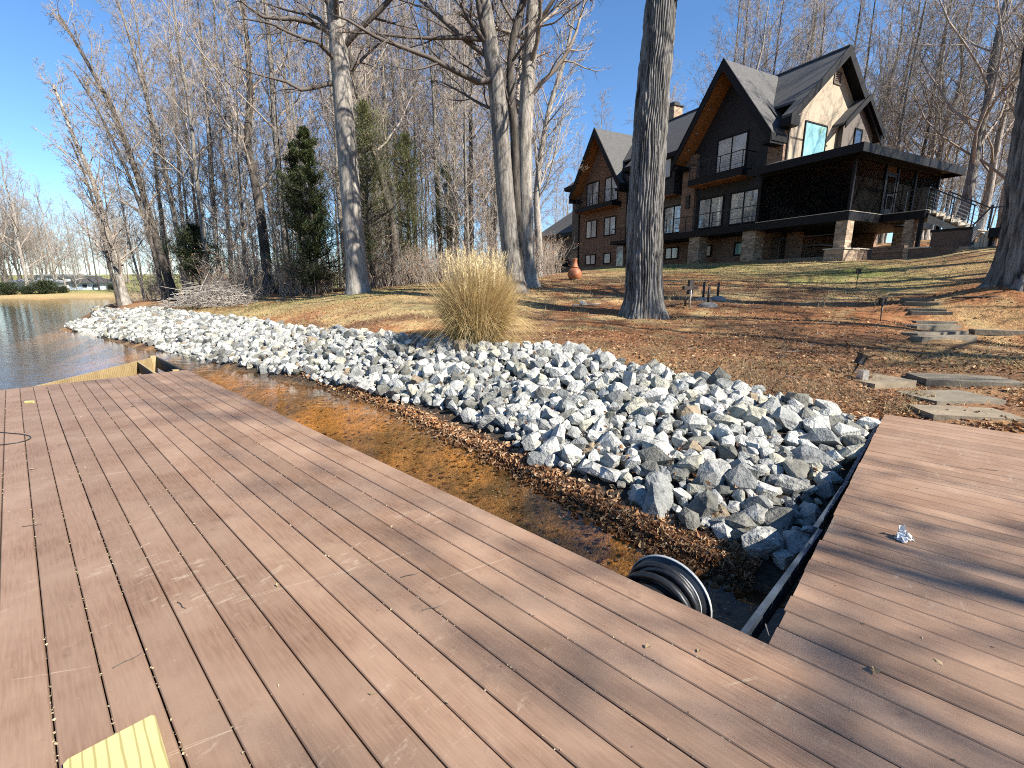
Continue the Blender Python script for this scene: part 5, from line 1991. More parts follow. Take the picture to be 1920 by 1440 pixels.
def sub(parent, lv, rg):
    """Children of every branch in parent."""
    pts, rad = parent
    B, n, _ = pts.shape
    m = lv['m']
    u0, u1 = lv.get('u', (.25, 1.0))
    uu = u0 + (u1 - u0) * (np.arange(m)[None] + rg.uniform(0, 1, (B, m))) / m
    f = np.clip(uu * (n - 1), 0, n - 1.001)
    i = f.astype(int)
    fr = (f - i)[..., None]
    bi = np.arange(B)[:, None]
    p = pts[bi, i] * (1 - fr) + pts[bi, i + 1] * fr
    tg = norm(pts[bi, i + 1] - pts[bi, i])
    r = rad[bi, i] * (1 - fr[..., 0]) + rad[bi, i + 1] * fr[..., 0]
    plen = np.linalg.norm(np.diff(pts, axis=1), axis=2).sum(1)[:, None]
    ref = np.where((np.abs(tg[..., 2:]) > .9), np.array([1., 0, 0]), np.array([0, 0, 1.]))
    a = norm(np.cross(tg, ref))
    b = np.cross(tg, a)
    az = np.arange(m)[None] * 2.4 + rg.uniform(0, 6.28, (B, 1)) + rg.normal(0, .5, (B, m))
    ang = np.radians(lv['ang'] - lv.get('dang', 0) * uu + rg.normal(0, lv.get('vang', 10), (B, m)))
    d = np.cos(ang)[..., None] * tg + np.sin(ang)[..., None] * (np.cos(az)[..., None] * a + np.sin(az)[..., None] * b)
    L = plen * lv['len'] * (1 - lv.get('tap', .6) * (uu - u0) / max(1e-6, 1 - u0)) * rg.uniform(.6, 1.25, (B, m))
    n2 = lv['n']
    q = np.zeros((B, m, n2, 3))
    q[..., 0, :] = p
    d = norm(d)
    for s in range(1, n2):
        d = norm(d + rg.normal(0, lv.get('gn', .15), d.shape) + np.array([0, 0, lv.get('up', .08)]))
        q[..., s, :] = q[..., s - 1, :] + d * (L / (n2 - 1))[..., None]
    r0 = np.minimum(r * lv.get('rr', .55), lv.get('rmax', 9))
    r0 = np.maximum(r0, lv.get('rmin', .003))
    rd = r0[..., None] * (1 - np.linspace(0, 1, n2) * lv.get('rt', .7))
    return q.reshape(B * m, n2, 3), rd.reshape(B * m, n2)


def merge(parts):
    V, Q, T, n = [], [], [], 0
    for v, q, t in parts:
        V.append(v)
        Q.append(q + n)
        T.append(t + n)
        n += len(v)
    return np.concatenate(V), np.concatenate(Q), np.concatenate(T)


def grow(seed, trunk, trad, levels, sides=(10, 6, 4, 3, 3), extra=None, smooth_trunk=True, leaves=0, leaf_size=.07):
    """Returns trunk mesh, crown mesh and optionally leaf mesh."""
    rg = np.random.default_rng(seed)
    tp = np.asarray(trunk, float)[None]
    tr_ = np.asarray(trad, float)[None]
    tv, tq, tt = tubes((tp, tr_), sides[0], False)
    tm = new_mesh('trunk', tv, [tq], True)
    parts = []
    cur = sub((tp, tr_), levels[0], rg)
    ex_ = None
    if extra:
        n0 = levels[0]['n']
        ex_p, ex_r = [], []
        for pts, r0, r1 in extra:
            pts = np.asarray(pts, float)
            t = np.linspace(0, 1, len(pts))
            tn = np.linspace(0, 1, n0)
            ex_p.append(np.stack([np.interp(tn, t, pts[:, c]) for c in range(3)], -1))
            ex_r.append(np.linspace(r0, r1, n0))
        cur = (np.concatenate([cur[0], np.array(ex_p)]), np.concatenate([cur[1], np.array(ex_r)]))
    parts.append(tubes(cur, sides[1], True))
    for i, lv in enumerate(levels[1:]):
        cur = sub(cur, lv, rg)
        parts.append(tubes(cur, sides[min(i + 2, len(sides) - 1)], True))
    V, Q, T = merge(parts)
    cm = new_mesh('crown', V, [Q, T], True)
    lm = None
    if leaves:
        P = cur[0][:, -1]
        k = rg.permutation(len(P))[:leaves]
        P = P[k] + rg.normal(0, .05, (len(k), 3))
        lm = leaf_mesh('leaves', P, rg.uniform(.7, 1.4, len(k)) * leaf_size, np.array([.36, .19, .10]) * rg.uniform(.6, 1.4, (len(k), 1)), 1.2, .6, seed)
    return tm, cm, lm


def straight(H, r0, seed, wob=.12, lean=(0, 0), n=12, flare=1.5):
    rg = np.random.default_rng(seed)
    t = np.linspace(0, 1, n)
    z = t * H
    x = np.cumsum(rg.normal(0, wob, n)) * .5 + lean[0] * H * t
    y = np.cumsum(rg.normal(0, wob, n)) * .5 + lean[1] * H * t
    x -= x[0]
    y -= y[0]
    r = r0 * (1 - .88 * t ** 1.1)
    # root flare in two extra rings
    pts = np.stack([x, y, z], -1)
    pts = np.concatenate([[pts[0] - [0, 0, .3]], [pts[0] + [0, 0, .05]], [pts[0] + (pts[1] - pts[0]) * .25], pts[1:]])
    rr = np.concatenate([[r0 * flare * 1.15], [r0 * flare], [r0 * 1.08], r[1:]])
    return pts, rr


FOREST = [dict(m=26, u=(.36, .98), ang=58, dang=22, len=.30, tap=.72, n=7, gn=.11, up=.12, rr=.30, rt=.75),
          dict(m=8, u=(.15, .98), ang=42, len=.45, n=4, gn=.16, up=.10, rr=.45, rmin=.011),
          dict(m=7, u=(.12, 1), ang=38, len=.5, n=3, gn=.2, up=.08, rr=.5, rmin=.010, rmax=.02),
          dict(m=6, u=(.1, 1), ang=36, len=.6, n=2, gn=.15, up=.05, rr=.6, rmin=.0085, rmax=.011)]


def variant(base, **kw):
    out = [dict(l) for l in base]
    out[0].update(kw)
    return out


protos = []
for i in range(6):
    H_ = [23, 25, 21, 24, 22, 26][i]
    p_, r_ = straight(H_, [.14, .18, .11, .15, .12, .2][i], 200 + i, .10, flare=1.35)
    lv = variant(FOREST, u=([.28, .36, .18, .3, .22, .4][i], .98), m=[30, 28, 34, 30, 34, 26][i], len=[.27, .28, .22, .26, .24, .3][i])
    tm, cm, _ = grow(300 + i, p_, r_, lv)
    tm.materials.append(M[['bark', 'bark_pale', 'bark', 'bark_dark', 'bark_pale', 'bark'][i]])
    cm.materials.append(M[['twig', 'twig', 'twig', 'twig', 'twig_pale', 'twig'][i]])
    protos.append((tm, cm, None))
# younger slender trees
young = []
for i in range(3):
    p_, r_ = straight([12, 10, 14][i], [.07, .055, .08][i], 240 + i, .16, flare=1.2)
    lv = variant(FOREST, u=(.15, .98), m=22, len=.26, ang=48)
    lv = lv[:3] + [dict(lv[3], m=4)]
    tm, cm, lm = grow(340 + i, p_, r_, lv, leaves=[0, 900, 0][i])
    tm.materials.append(M[['bark', 'bark_pale', 'bark_dark'][i]])
    cm.materials.append(M['twig'])
    if lm:
        lm.materials.append(M['leaf'])
    young.append((tm, cm, lm))
# broad crowned trees
broad = []
for i in range(2):
    p_, r_ = straight([22, 20][i], [.29, .25][i], 260 + i, .25, flare=1.5)
    lv = variant(FOREST, u=(.28, .95), m=17, len=.5, ang=62, dang=25, gn=.17, rr=.38)
    lv[1] = dict(lv[1], m=9, len=.45)
    lv[2] = dict(lv[2], m=7)
    tm, cm, _ = grow(360 + i, p_, r_, lv)
    tm.materials.append(M[['bark', 'bark_pale'][i]])
    cm.materials.append(M['twig'])
    broad.append((tm, cm, None))


def plant_tree(pr, x, y, label, group, rotz=0, sc=1.0, name='bare_tree', lean=(0, 0), sz=None):
    z = gz(x, y)
    o = empty(name, (x, y, z - .05), (lean[0], lean[1], rotz), label, 'tree', group)
    o.scale = (sc, sc, sz or sc)
    add('trunk', pr[0], None, o)
    add('crown', pr[1], None, o)
    if pr[2]:
        add('leaves', pr[2], None, o)
    return o


rt = random.Random(99)


def px_to_x(px, Y):
    return (px - 960) / F * Y * 1.03


placed = []


def free(x, y, d):
    return all((x - a) ** 2 + (y - b_) ** 2 > d * d for a, b_ in placed)


def in_house(x, y, m=2.0):
    s = (x - HO[0]) * HA[0] + (y - HO[1]) * HA[1]
    t = (x - HO[0]) * HB[0] + (y - HO[1]) * HB[1]
    return -4 - m < s < 36 + m and -3 - m < t < 11 + m


WOODZ = [(400, 'behind the point beside the lake'), (470, 'behind the low pine and brush pile'), (545, 'just left of the dark cedar'), (640, 'behind the dark cedar'), (720, 'between pale and crooked trunks'), (800, 'behind the sparse olive pines'), (880, 'well left of the forked trunk'), (940, 'just left of the forked trunk'), (9999, 'beside the low house wing')]
HOUSEZ = [(1140, 'left of the left brick gable'), (1230, 'above the left brick gable'), (1310, 'beside the chimney'), (1400, 'behind the big front gable'), (1500, 'behind the valley of the roof'), (1600, 'behind the tan end gable'), (1700, 'above the porch roof'), (1800, 'past the porch corner'), (9999, 'above the side stairs')]
BARKS = {}


def zone(px, table):
    return next(w_ for lim, w_ in table if px < lim)


def scatter(n, pxr, Yr, pool, label, group, d=1.6, sc=(.8, 1.15), cond=None, name='bare_tree', power=1.0):
    c, tries = 0, 0
    while c < n and tries < n * 60:
        tries += 1
        Y = Yr[0] + (Yr[1] - Yr[0]) * rt.random() ** power
        px = rt.uniform(*pxr)
        x = px_to_x(px, Y)
        if not free(x, Y, d) or in_house(x, Y) or gz(x, Y) < WATER + .25:
            continue
        if cond and not cond(px, Y):
            continue
        placed.append((x, Y))
        pr_ = rt.choice(pool)
        lab = label(px, Y, pr_) if callable(label) else label
        plant_tree(pr_, x, Y, lab, group, rt.uniform(0, 6.28), rt.uniform(*sc), name, (rt.gauss(0, .025), rt.gauss(0, .025)))
        c += 1
    return c


# ---- trees one can tell apart, placed first
def poly_px(pts, Y, base=None):
    """Trunk line through picture points (px, py) at distance Y, relative to its foot."""
    W_ = np.array([aty(px, py, Y) for px, py in pts])
    return W_ - W_[0] + np.array([0, 0, 0])


def special(name, label, px, py, line, Y, radii, levels, seed, bark, twig, extra=None, sides=(14, 7, 4, 3, 3), top=None, leaves=0, group=None, disp=0):
    base = aty(px, py, Y)
    base[2] = gz(base[0], base[1])
    W_ = np.array([aty(a_, b_, Y + (c_[0] if c_ else 0)) for a_, b_, *c_ in line])
    W_ = W_ - base
    W_[0] = [0, 0, 0]
    if top:
        W_ = np.concatenate([W_, [W_[-1] + np.array(t_) for t_ in top]])
    # resample densely
    d = np.r_[0, np.cumsum(np.linalg.norm(np.diff(W_, axis=0), axis=1))]
    tn = np.linspace(0, d[-1], 40)
    pts = np.stack([np.interp(tn, d, W_[:, c]) for c in range(3)], -1)
    ker = np.array([1, 2, 3, 2, 1]) / 9.
    for c in range(3):
        e = np.pad(pts[:, c], 2, mode='edge')
        sm_ = np.convolve(e, ker, 'valid')
        pts[2:-2, c] = sm_[2:-2]
    rr = np.interp(tn, np.linspace(0, d[-1], len(radii)) if np.ndim(radii[0]) == 0 else [q_[0] for q_ in radii], radii if np.ndim(radii[0]) == 0 else [q_[1] for q_ in radii])
    pts = np.concatenate([[pts[0] - [0, 0, .3]], pts])
    rr = np.r_[rr[0] * 1.12, rr]
    ex_ = None
    if extra:
        ex_ = [([aty(a_, b_, Y + dy) - base for a_, b_, dy in ln], r0, r1) for ln, r0, r1 in extra]
    tm, cm, lm = grow(seed, pts, rr, levels, sides, ex_, leaves=leaves)
    if disp:
        tm = furrowed(pts, rr, seed, disp)
    tm.materials.append(M[bark])
    cm.materials.append(M[twig])
    o = empty(name, base, (0, 0, 0), label, 'tree', group)
    add('trunk', tm, None, o)
    add('crown', cm, None, o)
    if lm:
        lm.materials.append(M['leaf'])
        add('leaves', lm, None, o)
    placed.append((base[0], base[1]))
    return o


def furrowed(pts, rr, seed, amp, k=210, n=300):
    """A trunk surface with real bark ridges and root flare lobes."""
    d = np.r_[0, np.cumsum(np.linalg.norm(np.diff(pts, axis=0), axis=1))]
    top = min(d[-1], 14)
    tn = top * np.linspace(0, 1, n) ** 1.15
    P = np.stack([np.interp(tn, d, pts[:, c]) for c in range(3)], -1)
    R = np.interp(tn, d, rr)
    an = np.linspace(0, 2 * np.pi, k, endpoint=False)
    A, Z = np.meshgrid(an, tn)
    per = 84 / (2 * np.pi)
    wig = .35 * vnoise(A * 0 + Z * 1.3, A * 3, seed) + .2 * vnoise(Z * 3.1, A * 5, seed + 1)
    ca = A * per + wig * 2.6
    ridge = np.abs(((ca * .5) % 1.0) - .5) * 2
    cut = vnoise(A * per * .5, Z * 5.0, seed + 3)
    h = (np.clip(ridge * 1.5, 0, 1) - .6) * amp + cut * amp * .5
    lob = np.exp(-Z / .45) * (.22 * np.cos(A * 5 + seed) + .12 * np.cos(A * 3 + 1.3 * seed))
    RR = R[:, None] * (1 + lob) + h * (.6 + .4 * np.clip(Z, 0, 1))
    V = np.stack([P[:, 0:1] + RR * np.cos(A), P[:, 1:2] + RR * np.sin(A), np.broadcast_to(P[:, 2:3], A.shape)], -1)
    id_ = np.arange(n * k).reshape(n, k)
    nxt = np.roll(id_, -1, 1)
    q_ = np.stack([id_[:-1], nxt[:-1], nxt[1:], id_[1:]], -1).reshape(-1, 4)
    return new_mesh('trunk', V.reshape(-1, 3), [q_], True)


BIG = [dict(m=16, u=(.5, .97), ang=60, dang=20, len=.38, tap=.6, n=8, gn=.18, up=.08, rr=.36, rt=.8),
       dict(m=8, u=(.2, .98), ang=45, len=.42, n=5, gn=.2, up=.06, rr=.5, rmin=.01),
       dict(m=7, u=(.15, 1), ang=40, len=.45, n=3, gn=.22, up=.05, rr=.5, rmin=.007, rmax=.025),
       dict(m=6, u=(.1, 1), ang=38, len=.55, n=2, gn=.15, up=.03, rr=.6, rmin=.006, rmax=.008)]
special('oak_tree', 'massive furrowed oak trunk standing in the middle of the yard before the house', 1207, 590, [(1207, 590), (1209, 400), (1222, 200), (1240, 0)], 14.0,
        [(0, .70), (.35, .58), (1.0, .51), (4, .46), (9, .37), (14, .3), (20, .18)], BIG, 11, 'bark_oak', 'twig_dark', top=[(.3, .4, 4), (.2, .3, 8)], disp=.05)
special('oak_tree', 'broad dark trunk cut off by the edge of the picture beside the path', 1925, 540, [(1925, 540), (1938, 400), (1962, 200), (1990, 0)], 12.0,
        [(0, .80), (.5, .63), (1.4, .54), (5, .48), (9, .4), (14, .3), (20, .15)], BIG, 12, 'bark_oak', 'twig_dark', top=[(.3, .4, 4), (.2, .3, 8)], disp=.05)
special('beech_tree', 'tall pale grey trunk on the left lawn with dark limbs reaching left', 672, 549, [(672, 549), (660, 400), (648, 250), (636, 100), (628, 0)], 22.0,
        [(0, .62), (.5, .50), (1.5, .45), (6, .42), (12, .36), (18, .26), (24, .1)], [dict(BIG[0], u=(.55, .97), m=18)] + BIG[1:], 13, 'bark_pale', 'twig_dark', top=[(-.3, .2, 4), (-.2, .2, 6)],
        extra=[([(632, 155, 0), (600, 160, -.6), (570, 172, -1), (530, 150, -1.4), (480, 140, -1.8), (430, 120, -2)], .11, .02), ([(634, 120, 0), (600, 80, -1), (560, 70, -1.6), (500, 40, -2.2), (440, 35, -2.6)], .10, .02),
               ([(628, 60, 0), (590, 30, .5), (540, 20, 1), (480, 0, 1)], .1, .02), ([(640, 170, 0), (660, 130, .5), (700, 90, 1), (740, 60, 1.2)], .1, .02)])
special('maple_tree', 'tall forked trunk behind the ornamental grass with long limbs reaching left', 966, 528, [(966, 528), (950, 400), (940, 270), (930, 150), (915, 60), (905, 0)], 19.0,
        [(0, .60), (.5, .43), (1.5, .37), (6, .33), (10, .28), (16, .18), (22, .06)], [dict(BIG[0], u=(.5, .97), m=16)] + BIG[1:], 14, 'bark', 'twig_dark', top=[(-.5, .3, 4), (-.2, .3, 6)],
        extra=[([(932, 148, 0), (890, 155, -.6), (840, 125, -1.2), (780, 95, -1.8), (720, 80, -2.4), (660, 40, -3), (600, 20, -3.4)], .12, .025), ([(915, 75, 0), (860, 70, -.5), (780, 72, -1), (700, 62, -1.6), (620, 60, -2.2)], .09, .02),
               ([(938, 210, 0), (900, 195, .5), (860, 170, 1), (820, 150, 1.4)], .07, .02), ([(920, 90, 0), (880, 40, -.5), (860, 0, -1)], .12, .04)], leaves=900)
special('maple_tree', 'slim middle trunk between the forked trunk and the pale one behind the grass', 975, 525, [(975, 525), (968, 380), (965, 250), (955, 150), (962, 60), (985, 0)], 19.8,
        [(0, .30), (.5, .21), (6, .17), (12, .12), (20, .05)], [dict(BIG[0], u=(.4, .97), m=14)] + BIG[1:], 15, 'bark_dark', 'twig_dark', top=[(.5, .3, 4)])
special('beech_tree', 'pale straight trunk closest to the chiminea behind the grass clump', 990, 522, [(990, 522), (985, 400), (984, 250), (992, 120), (1000, 0)], 21.0,
        [(0, .62), (.5, .40), (1.5, .34), (8, .3), (14, .22), (22, .08)], [dict(BIG[0], u=(.42, .97), m=20)] + BIG[1:], 16, 'bark_pale', 'twig', top=[(.3, .3, 4), (.2, .2, 5)], leaves=1800)
SHR = [dict(FOREST[0], u=(.22, .98), m=24, len=.26, ang=55)] + FOREST[1:]
special('shore_tree', 'pale leaning trunk on the tip of the point beside the lake', 236, 570, [(236, 570), (215, 480), (200, 430), (175, 340), (135, 250)], 32.0, [(0, .42), (.6, .26), (4, .2), (9, .12), (14, .07), (18, .03)], [dict(SHR[0], u=(.12, .98), m=34, len=.3)] + SHR[1:], 17, 'bark_pale', 'twig', top=[(-.8, .2, 3), (-.6, 0, 2.5)])
special('shore_tree', 'thin dark stem leaning left beside the pale trunk on the point', 224, 571, [(224, 571), (206, 500), (190, 430), (160, 330)], 31.5, [(0, .16), (1, .11), (8, .06), (13, .02)], [dict(SHR[0], m=16)] + SHR[1:], 18, 'bark_dark', 'twig', top=[(-.5, 0, 2)])
special('shore_tree', 'long dark trunk leaning far left over the lake, reaching highest on the point', 328, 560, [(328, 560), (308, 500), (285, 420), (255, 320), (215, 210), (160, 110)], 33.0, [(0, .40), (.8, .27), (6, .2), (14, .12), (20, .05)], [dict(SHR[0], u=(.3, .98), m=30, len=.3)] + SHR[1:], 19, 'bark_dark', 'twig', top=[(-1.2, 0, 2.5), (-1, 0, 2)])
special('shore_tree', 'thin dark trunk left of the long leaning one on the point', 310, 562, [(310, 562), (290, 480), (268, 400), (230, 300), (180, 200)], 32.0, [(0, .20), (.8, .13), (8, .09), (15, .03)], [dict(SHR[0], m=22)] + SHR[1:], 20, 'bark_dark', 'twig', top=[(-1, 0, 2)])
special('shore_tree', 'slender leaning tree just right of the dark pair on the point', 352, 556, [(352, 556), (340, 470), (322, 380), (300, 270), (262, 140), (240, 60)], 35.0, [(0, .30), (.8, .2), (10, .14), (20, .06)], [dict(SHR[0], u=(.35, .98), m=28)] + SHR[1:], 21, 'bark', 'twig', top=[(-.6, 0, 3)])
special('shore_tree', 'spreading dark tree with a thick forked base at the edge of the wood', 505, 553, [(505, 553), (498, 480), (488, 400), (476, 330), (462, 270), (470, 180), (462, 60)], 31.0, [(0, .55), (.8, .32), (8, .24), (14, .15), (22, .05)], [dict(SHR[0], u=(.35, .98), m=26, len=.32)] + SHR[1:], 22, 'bark_dark', 'twig', top=[(-.3, 0, 3)])
special('back_tree', 'dark crooked trunk beyond the olive pine', 742, 525, [(742, 525), (738, 420), (712, 320), (690, 240), (672, 180), (655, 100), (640, 20)], 30.0, [(0, .36), (.8, .28), (10, .2), (20, .1)], [dict(SHR[0], u=(.4, .98), m=22)] + SHR[1:], 23, 'bark_dark', 'twig', top=[(-.3, 0, 3)])
special('wood_edge_tree', 'pale thin double trunk at the corner of the low house wing', 1012, 500, [(1012, 500), (1010, 440), (1005, 380), (1012, 300), (1030, 200), (1060, 110)], 30.0, [(0, .40), (.8, .24), (8, .17), (16, .06)], [dict(SHR[0], u=(.3, .98), m=26, len=.33)] + SHR[1:], 24, 'bark_pale', 'twig_pale', top=[(.6, 0, 3)])

# ---- woods, as individual trees


def bark_word(pr_):
    n_ = pr_[0].materials[0].name
    return 'pale barked' if 'pale' in n_ else 'dark barked' if 'dark' in n_ else 'grey barked'


wl = lambda px, Y, pr_: f"{bark_word(pr_)} slender tree {'in front' if Y < 38 else 'midway' if Y < 55 else 'deep'} in the wood {zone(px, WOODZ)}"
wg = 'bare trees in the wood behind the lawn'
front = lambda px, Y: not (px < 400 and Y < 36)
scatter(40, (300, 1000), (29, 46), protos, wl, wg, 1.3, cond=front)
scatter(32, (290, 1040), (46, 75), protos, wl, wg, 1.8, cond=lambda px, Y: True)
scatter(46, (330, 1010), (28, 44), young, lambda px, Y, pr_: f"{'leafy' if pr_[2] else 'bare'} {bark_word(pr_)} sapling {'edging' if Y < 34 else 'inside'} the wood {zone(px, WOODZ)}", 'young trees in the wood', .9, (.6, 1.1), cond=front, name='young_tree')
bl_ = lambda px, Y, pr_: f"{bark_word(pr_)} bare tree rising {'close' if Y < 61 else 'far'} behind the house, {zone(px, HOUSEZ)}"
bgp = 'bare trees behind the house'
scatter(40, (1290, 1930), (42, 60), protos + broad, bl_, bgp, 2.2, (.9, 1.2))
scatter(46, (1060, 1930), (62, 95), protos + broad, bl_, bgp, 2.5, (.85, 1.05))
for (px, Y, k, s), where in zip(((1730, 36, 0, 1.15), (1770, 40, 1, 1.1), (1812, 35, 1, 1.1), (1850, 41, 0, 1.15), (1895, 33, 0, 1.0), (1680, 44, 1, 1.1)), ('left of the porch roof end', 'just past the porch roof end', 'above the first stair rail', 'behind the timber retaining wall', 'nearest the dark edge trunk', 'above the middle of the porch roof')):
    x = px_to_x(px, Y)
    placed.append((x, Y))
    plant_tree(broad[k], x, Y, 'large bare tree on the slope ' + where, 'large bare trees right of the porch', rt.uniform(0, 6), s)
scatter(40, (300, 1060), (78, 130), protos + broad, lambda px, Y, pr_: f"{bark_word(pr_)} distant tree seen through the wood {zone(px, WOODZ)}", 'distant bare trees', 2.0, (.75, 1.0))
scatter(64, (-40, 330), (94, 140), protos + broad, lambda px, Y, pr_: f"{bark_word(pr_)} {'nearer' if Y < 110 else 'farther'} distant tree across the lake {'above the evergreen bushes' if px < 110 else 'behind the pale blue house' if px < 200 else 'behind the point'}", 'distant bare trees', 1.6, (.6, .95))
for px, Y, k, s in ((22, 88, 0, 1.25), (95, 90, 1, 1.3), (60, 96, 0, 1.2), (-5, 95, 0, 1.2), (150, 104, 1, 1.1), (268, 90, 1, .62)):
    x = px_to_x(px, Y)
    plant_tree(broad[k], x, Y, 'tall broad bare tree on the far shore above ' + {22: 'the leftmost bush', 95: 'the white house', 60: 'the grey roof', -5: 'the picture edge', 150: 'the pale blue house', 268: 'the grassy bank behind the point'}[px], 'broad trees on the far shore', rt.uniform(0, 6), s)
# trees uphill outside the frame on the sunny side, whose shade falls over yard and dock
for x, y, k, s in ((22, 11, 0, 1.0), (25, 16, 1, 1.0), (30, 20, 0, 1.1), (23, 7, 3, 1.0), (29, 9, 0, 1), (34, 14, 1, 1.1), (12.5, -4.6, 2, .8), (38, 24, 0, 1), (18, -14, 2, .9), (11.3, -3.6, 4, .7), (17.5, 4.8, 1, .9), (19.5, 7.6, 5, 1), (16.8, 2.9, 3, .85), (21, 12.5, 7, 1)):
    plant_tree((broad + protos)[k], x, y, 'bare tree uphill on the sunny side of the yard', 'bare trees uphill of the dock', rt.uniform(0, 6), s)

# ---- evergreens
def conifer(seed, H, prof, nb, per, leaf, col, upt=.25, thin=1.0, clear=.05, needle=False, wf=.13):
    rg = np.random.default_rng(seed)
    f = rg.uniform(clear, 1, nb)
    az = rg.uniform(0, 2 * np.pi, nb)
    L = np.interp(f, [q_[0] for q_ in prof], [q_[1] for q_ in prof]) * rg.uniform(.45, 1.15, nb) * np.clip(1 + .85 * vnoise(az * 1.3 + seed, f * 8, seed), .2, 1.8)
    p0 = np.stack([np.zeros(nb), np.zeros(nb), f * H], -1)
    d = np.stack([np.cos(az), np.sin(az), np.full(nb, upt) + rg.normal(0, .15, nb)], -1)
    d = norm(d)
    mid = p0 + d * (L * .55)[:, None]
    end = p0 + d * L[:, None] + np.stack([np.zeros(nb), np.zeros(nb), L * .22], -1)
    br = (np.stack([p0, mid, end], 1), np.stack([.012 + L * .012, .006 + L * .006, np.full(nb, .003)], 1))
    bv, bq, bt = tubes(br, 4, True)
    bm_ = new_mesh('branches', bv, [bq, bt], True)
    t = rg.uniform(.22, 1.03, (nb, per))
    P = p0[:, None] * (1 - t[..., None]) + end[:, None] * t[..., None]
    P = P + rg.normal(0, 1, P.shape) * (.05 + .11 * L[:, None, None]) * thin
    P = P.reshape(-1, 3)
    n = len(P)
    c = np.array(col) * rg.uniform(.45, 1.45, (n, 1)) * (1 + .3 * rg.normal(0, .4, (n, 3)) * np.array([1, .5, .5]))
    if needle:
        fm = blade_mesh('needles', P, rg.uniform(.6, 1.3, n) * leaf, np.full(n, leaf * wf), rg.uniform(0, .6, n), np.clip(c, .003, .5), seed, np.abs(rg.normal(.9, .5, n)), 1)
    else:
        fm = leaf_mesh('foliage', P, rg.uniform(.6, 1.4, n) * leaf, np.clip(c, .003, .5), 1.2, .55, seed, .5)
    tm = MB().tube([(0, 0, -.2), (0, 0, H * .5), (0, 0, H * .97)], [.03 + H * .013, H * .009, .01], 8).mesh('trunk', True)
    return tm, bm_, fm


def plant_conifer(name, label, px, py, Y, pr, sc=1.0, group=None, bark='bark_dark', rot=0):
    p = aty(px, py, Y)
    o = empty(name, (p[0], p[1], gz(p[0], p[1]) - .05), (0, 0, rot), label, 'tree', group)
    o.scale = (sc,) * 3
    add('trunk', pr[0], M[bark], o)
    add('branches', pr[1], M[bark], o)
    add('foliage', pr[2], M['needle'], o)
    placed.append((p[0], p[1]))
    return o


ced = conifer(5, 8.9, [(0, .9), (.1, 1.9), (.22, 1.5), (.35, 2.0), (.5, 1.3), (.6, 1.45), (.75, .7), (.85, .85), (1, .1)], 300, 130, .16, (.070, .090, .030), .30, .62, .05, True, .3)
plant_conifer('cedar_tree', 'dark green cedar tree standing at the edge of the wood left of the pale trunk', 597, 552, 27.5, ced)
ced2 = conifer(6, 8.4, [(0, .4), (.4, .9), (.7, .8), (.9, .5), (1, .1)], 100, 110, .16, (.05, .066, .024), .5, .7, .4, True, .3)
plant_conifer('cedar_tree', 'slimmer second cedar stem close behind the dark cedar', 572, 551, 28.6, ced2)
sp_ = conifer(8, 4.6, [(0, .3), (.3, 1.2), (.55, 1.6), (.8, 1.1), (1, .2)], 130, 120, .17, (.062, .08, .028), .2, .8, .25, True, .3)
plant_conifer('young_pine', 'low bushy dark pine beside the brush pile', 378, 556, 31, sp_)
op = conifer(9, 9.5, [(0, 1.0), (.3, 2.2), (.6, 2.0), (.85, 1.2), (1, .2)], 190, 80, .20, (.15, .165, .06), .35, 1.2, .12, True)
plant_conifer('olive_pine', 'thin olive green pine close to the pale trunk on the lawn', 700, 540, 28, op, 1.05)
plant_conifer('olive_pine', 'second sparse olive pine nearer the centre of the wood edge', 772, 535, 31, op, .95, rot=2)
plant_conifer('olive_pine', 'small sparse olive pine behind the ornamental grass', 842, 525, 33, op, .8, rot=4)
bsh = conifer(12, 2.2, [(0, 2.2), (.4, 2.4), (.8, 1.8), (1, .6)], 160, 40, .28, (.042, .058, .024), .3, 1.4, .0)
for i, (px, Y) in enumerate(((15, 88), (50, 89), (85, 89.5), (118, 91), (212, 97), (290, 93))):
    plant_conifer('evergreen_bush', ['leftmost low', 'second', 'third', 'fourth', 'fifth', 'rightmost'][i] + ' evergreen bush counted along the far bank of the lake', px, 550, Y, bsh, [.75, .5, .85, .45, .4, .4][i], 'evergreen bushes on the far bank', rot=i)

# ---- undergrowth in the wood
rg = np.random.default_rng(88)
S, C = [], []
Ps = []
for k in range(520):
    Y = 27.5 + 22 * rg.random() ** 1.4
    px = rg.uniform(270, 1040)
    if px < 400 and Y < 33:
        continue
    x = px_to_x(px, Y)
    if in_house(x, Y, 1):
        continue
    z = gz(x, Y)
    m_ = rg.integers(4, 10)
    for j in range(m_):
        h_ = rg.uniform(.5, 2.6)
        a_ = rg.uniform(0, 6.28)
        l_ = rg.uniform(.1, .7)
        b_ = np.array([x + rg.normal(0, .25), Y + rg.normal(0, .25), z])
        e_ = b_ + np.array([math.cos(a_) * h_ * l_, math.sin(a_) * h_ * l_, h_])
        S.append([b_, (b_ + e_) / 2 + rg.normal(0, .08, 3), e_])
S = np.array(S)
cur = (S, np.tile(np.array([.014, .010, .005]), (len(S), 1)))
ch1 = sub(cur, dict(m=5, u=(.3, 1), ang=45, len=.5, n=3, gn=.2, up=.05, rmin=.005), rg)
ch2 = sub(ch1, dict(m=4, u=(.2, 1), ang=40, len=.5, n=2, gn=.2, up=.05, rmin=.004), rg)
V, Q, T = merge([tubes(cur, 4, True), tubes(ch1, 3, True), tubes(ch2, 3, True)])
o = add('undergrowth', new_mesh('undergrowth', V, [Q, T], True), M['twig'])
tag(o, 'tangle of bare brush and saplings on the floor of the wood', 'undergrowth', kind='stuff')
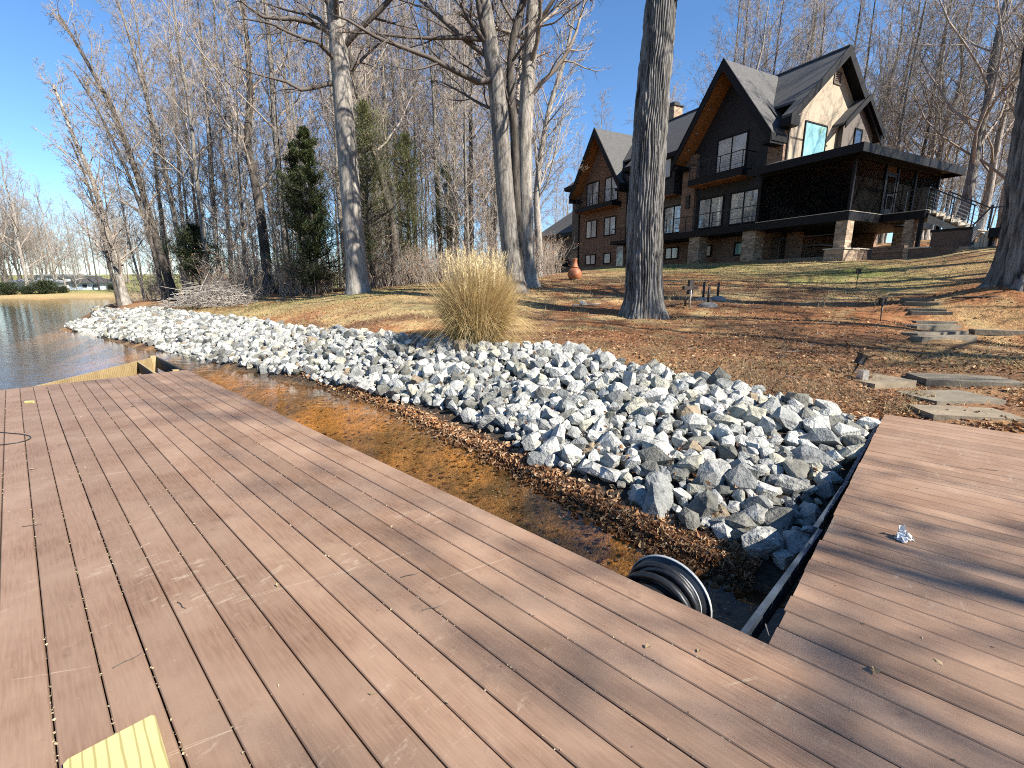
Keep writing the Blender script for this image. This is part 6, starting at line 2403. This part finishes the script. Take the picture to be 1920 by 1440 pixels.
P = ch2[0][:, -1]
k = rg.permutation(len(P))[:16000]
P = P[k]
n = len(P)
o = add('clinging_leaves', leaf_mesh('clinging_leaves', P, rg.uniform(.06, .13, n), np.array([.40, .24, .14]) * rg.uniform(.6, 1.4, (n, 1)), 1.2, .6, 9), M['leaf'])
tag(o, 'tan dead leaves clinging to the brush in the wood', 'leaves', kind='stuff')

# ---- far shore houses
def far_house(px, py, Y, wd, dp, hw_, hr, wall, roof, label, rot=0, win=4):
    p = aty(px, py, Y)
    g = gz(p[0], p[1])
    o = empty('lakeside_house', (p[0], p[1], g - .1), (0, 0, rot), label, 'house')
    MB().box(-wd / 2, wd / 2, 0, dp, 0, hw_).build('wall', M[wall], o)
    ov = .6
    a_, b_ = wd / 2 + ov, wd / 2 - dp * .45
    r_ = MB()
    i = r_.pts([(-a_, -ov, hw_), (a_, -ov, hw_), (a_, dp + ov, hw_), (-a_, dp + ov, hw_), (-b_, dp / 2, hw_ + hr), (b_, dp / 2, hw_ + hr)])
    r_.f4 += [[i, i + 1, i + 5, i + 4], [i + 2, i + 3, i + 4, i + 5], [i + 3, i + 2, i + 1, i]]
    r_.fn += [[i + 1, i + 2, i + 5], [i + 3, i, i + 4]]
    r_.build('roof', M[roof], o)
    for k_ in range(win):
        x = -wd / 2 + wd * (k_ + .5) / win
        w_ = MB().box(x - .55, x + .55, -.06, 0.0, hw_ * .35, hw_ * .82).build('window', M['white_paint'], o)
        MB().box(x - .45, x + .45, -.09, -.062, hw_ * .39, hw_ * .78).build('pane', M['glass_dark'], w_)
    return o


far_house(160, 540, 98, 6.2, 6, 1.6, 1.3, 'pale_blue', 'far_roof', 'small pale blue house with a dark roof across the lake', .1, 3)
far_house(105, 535, 112, 11, 7, 2.6, .5, 'white_paint', 'grey_roof', 'low white house with a flat pale roof across the lake behind bushes', .05, 4)
far_house(48, 538, 100, 9, 6, 1.6, 1.0, 'white_paint', 'grey_roof', 'grey roofed building half hidden by bushes across the lake', 0, 3)
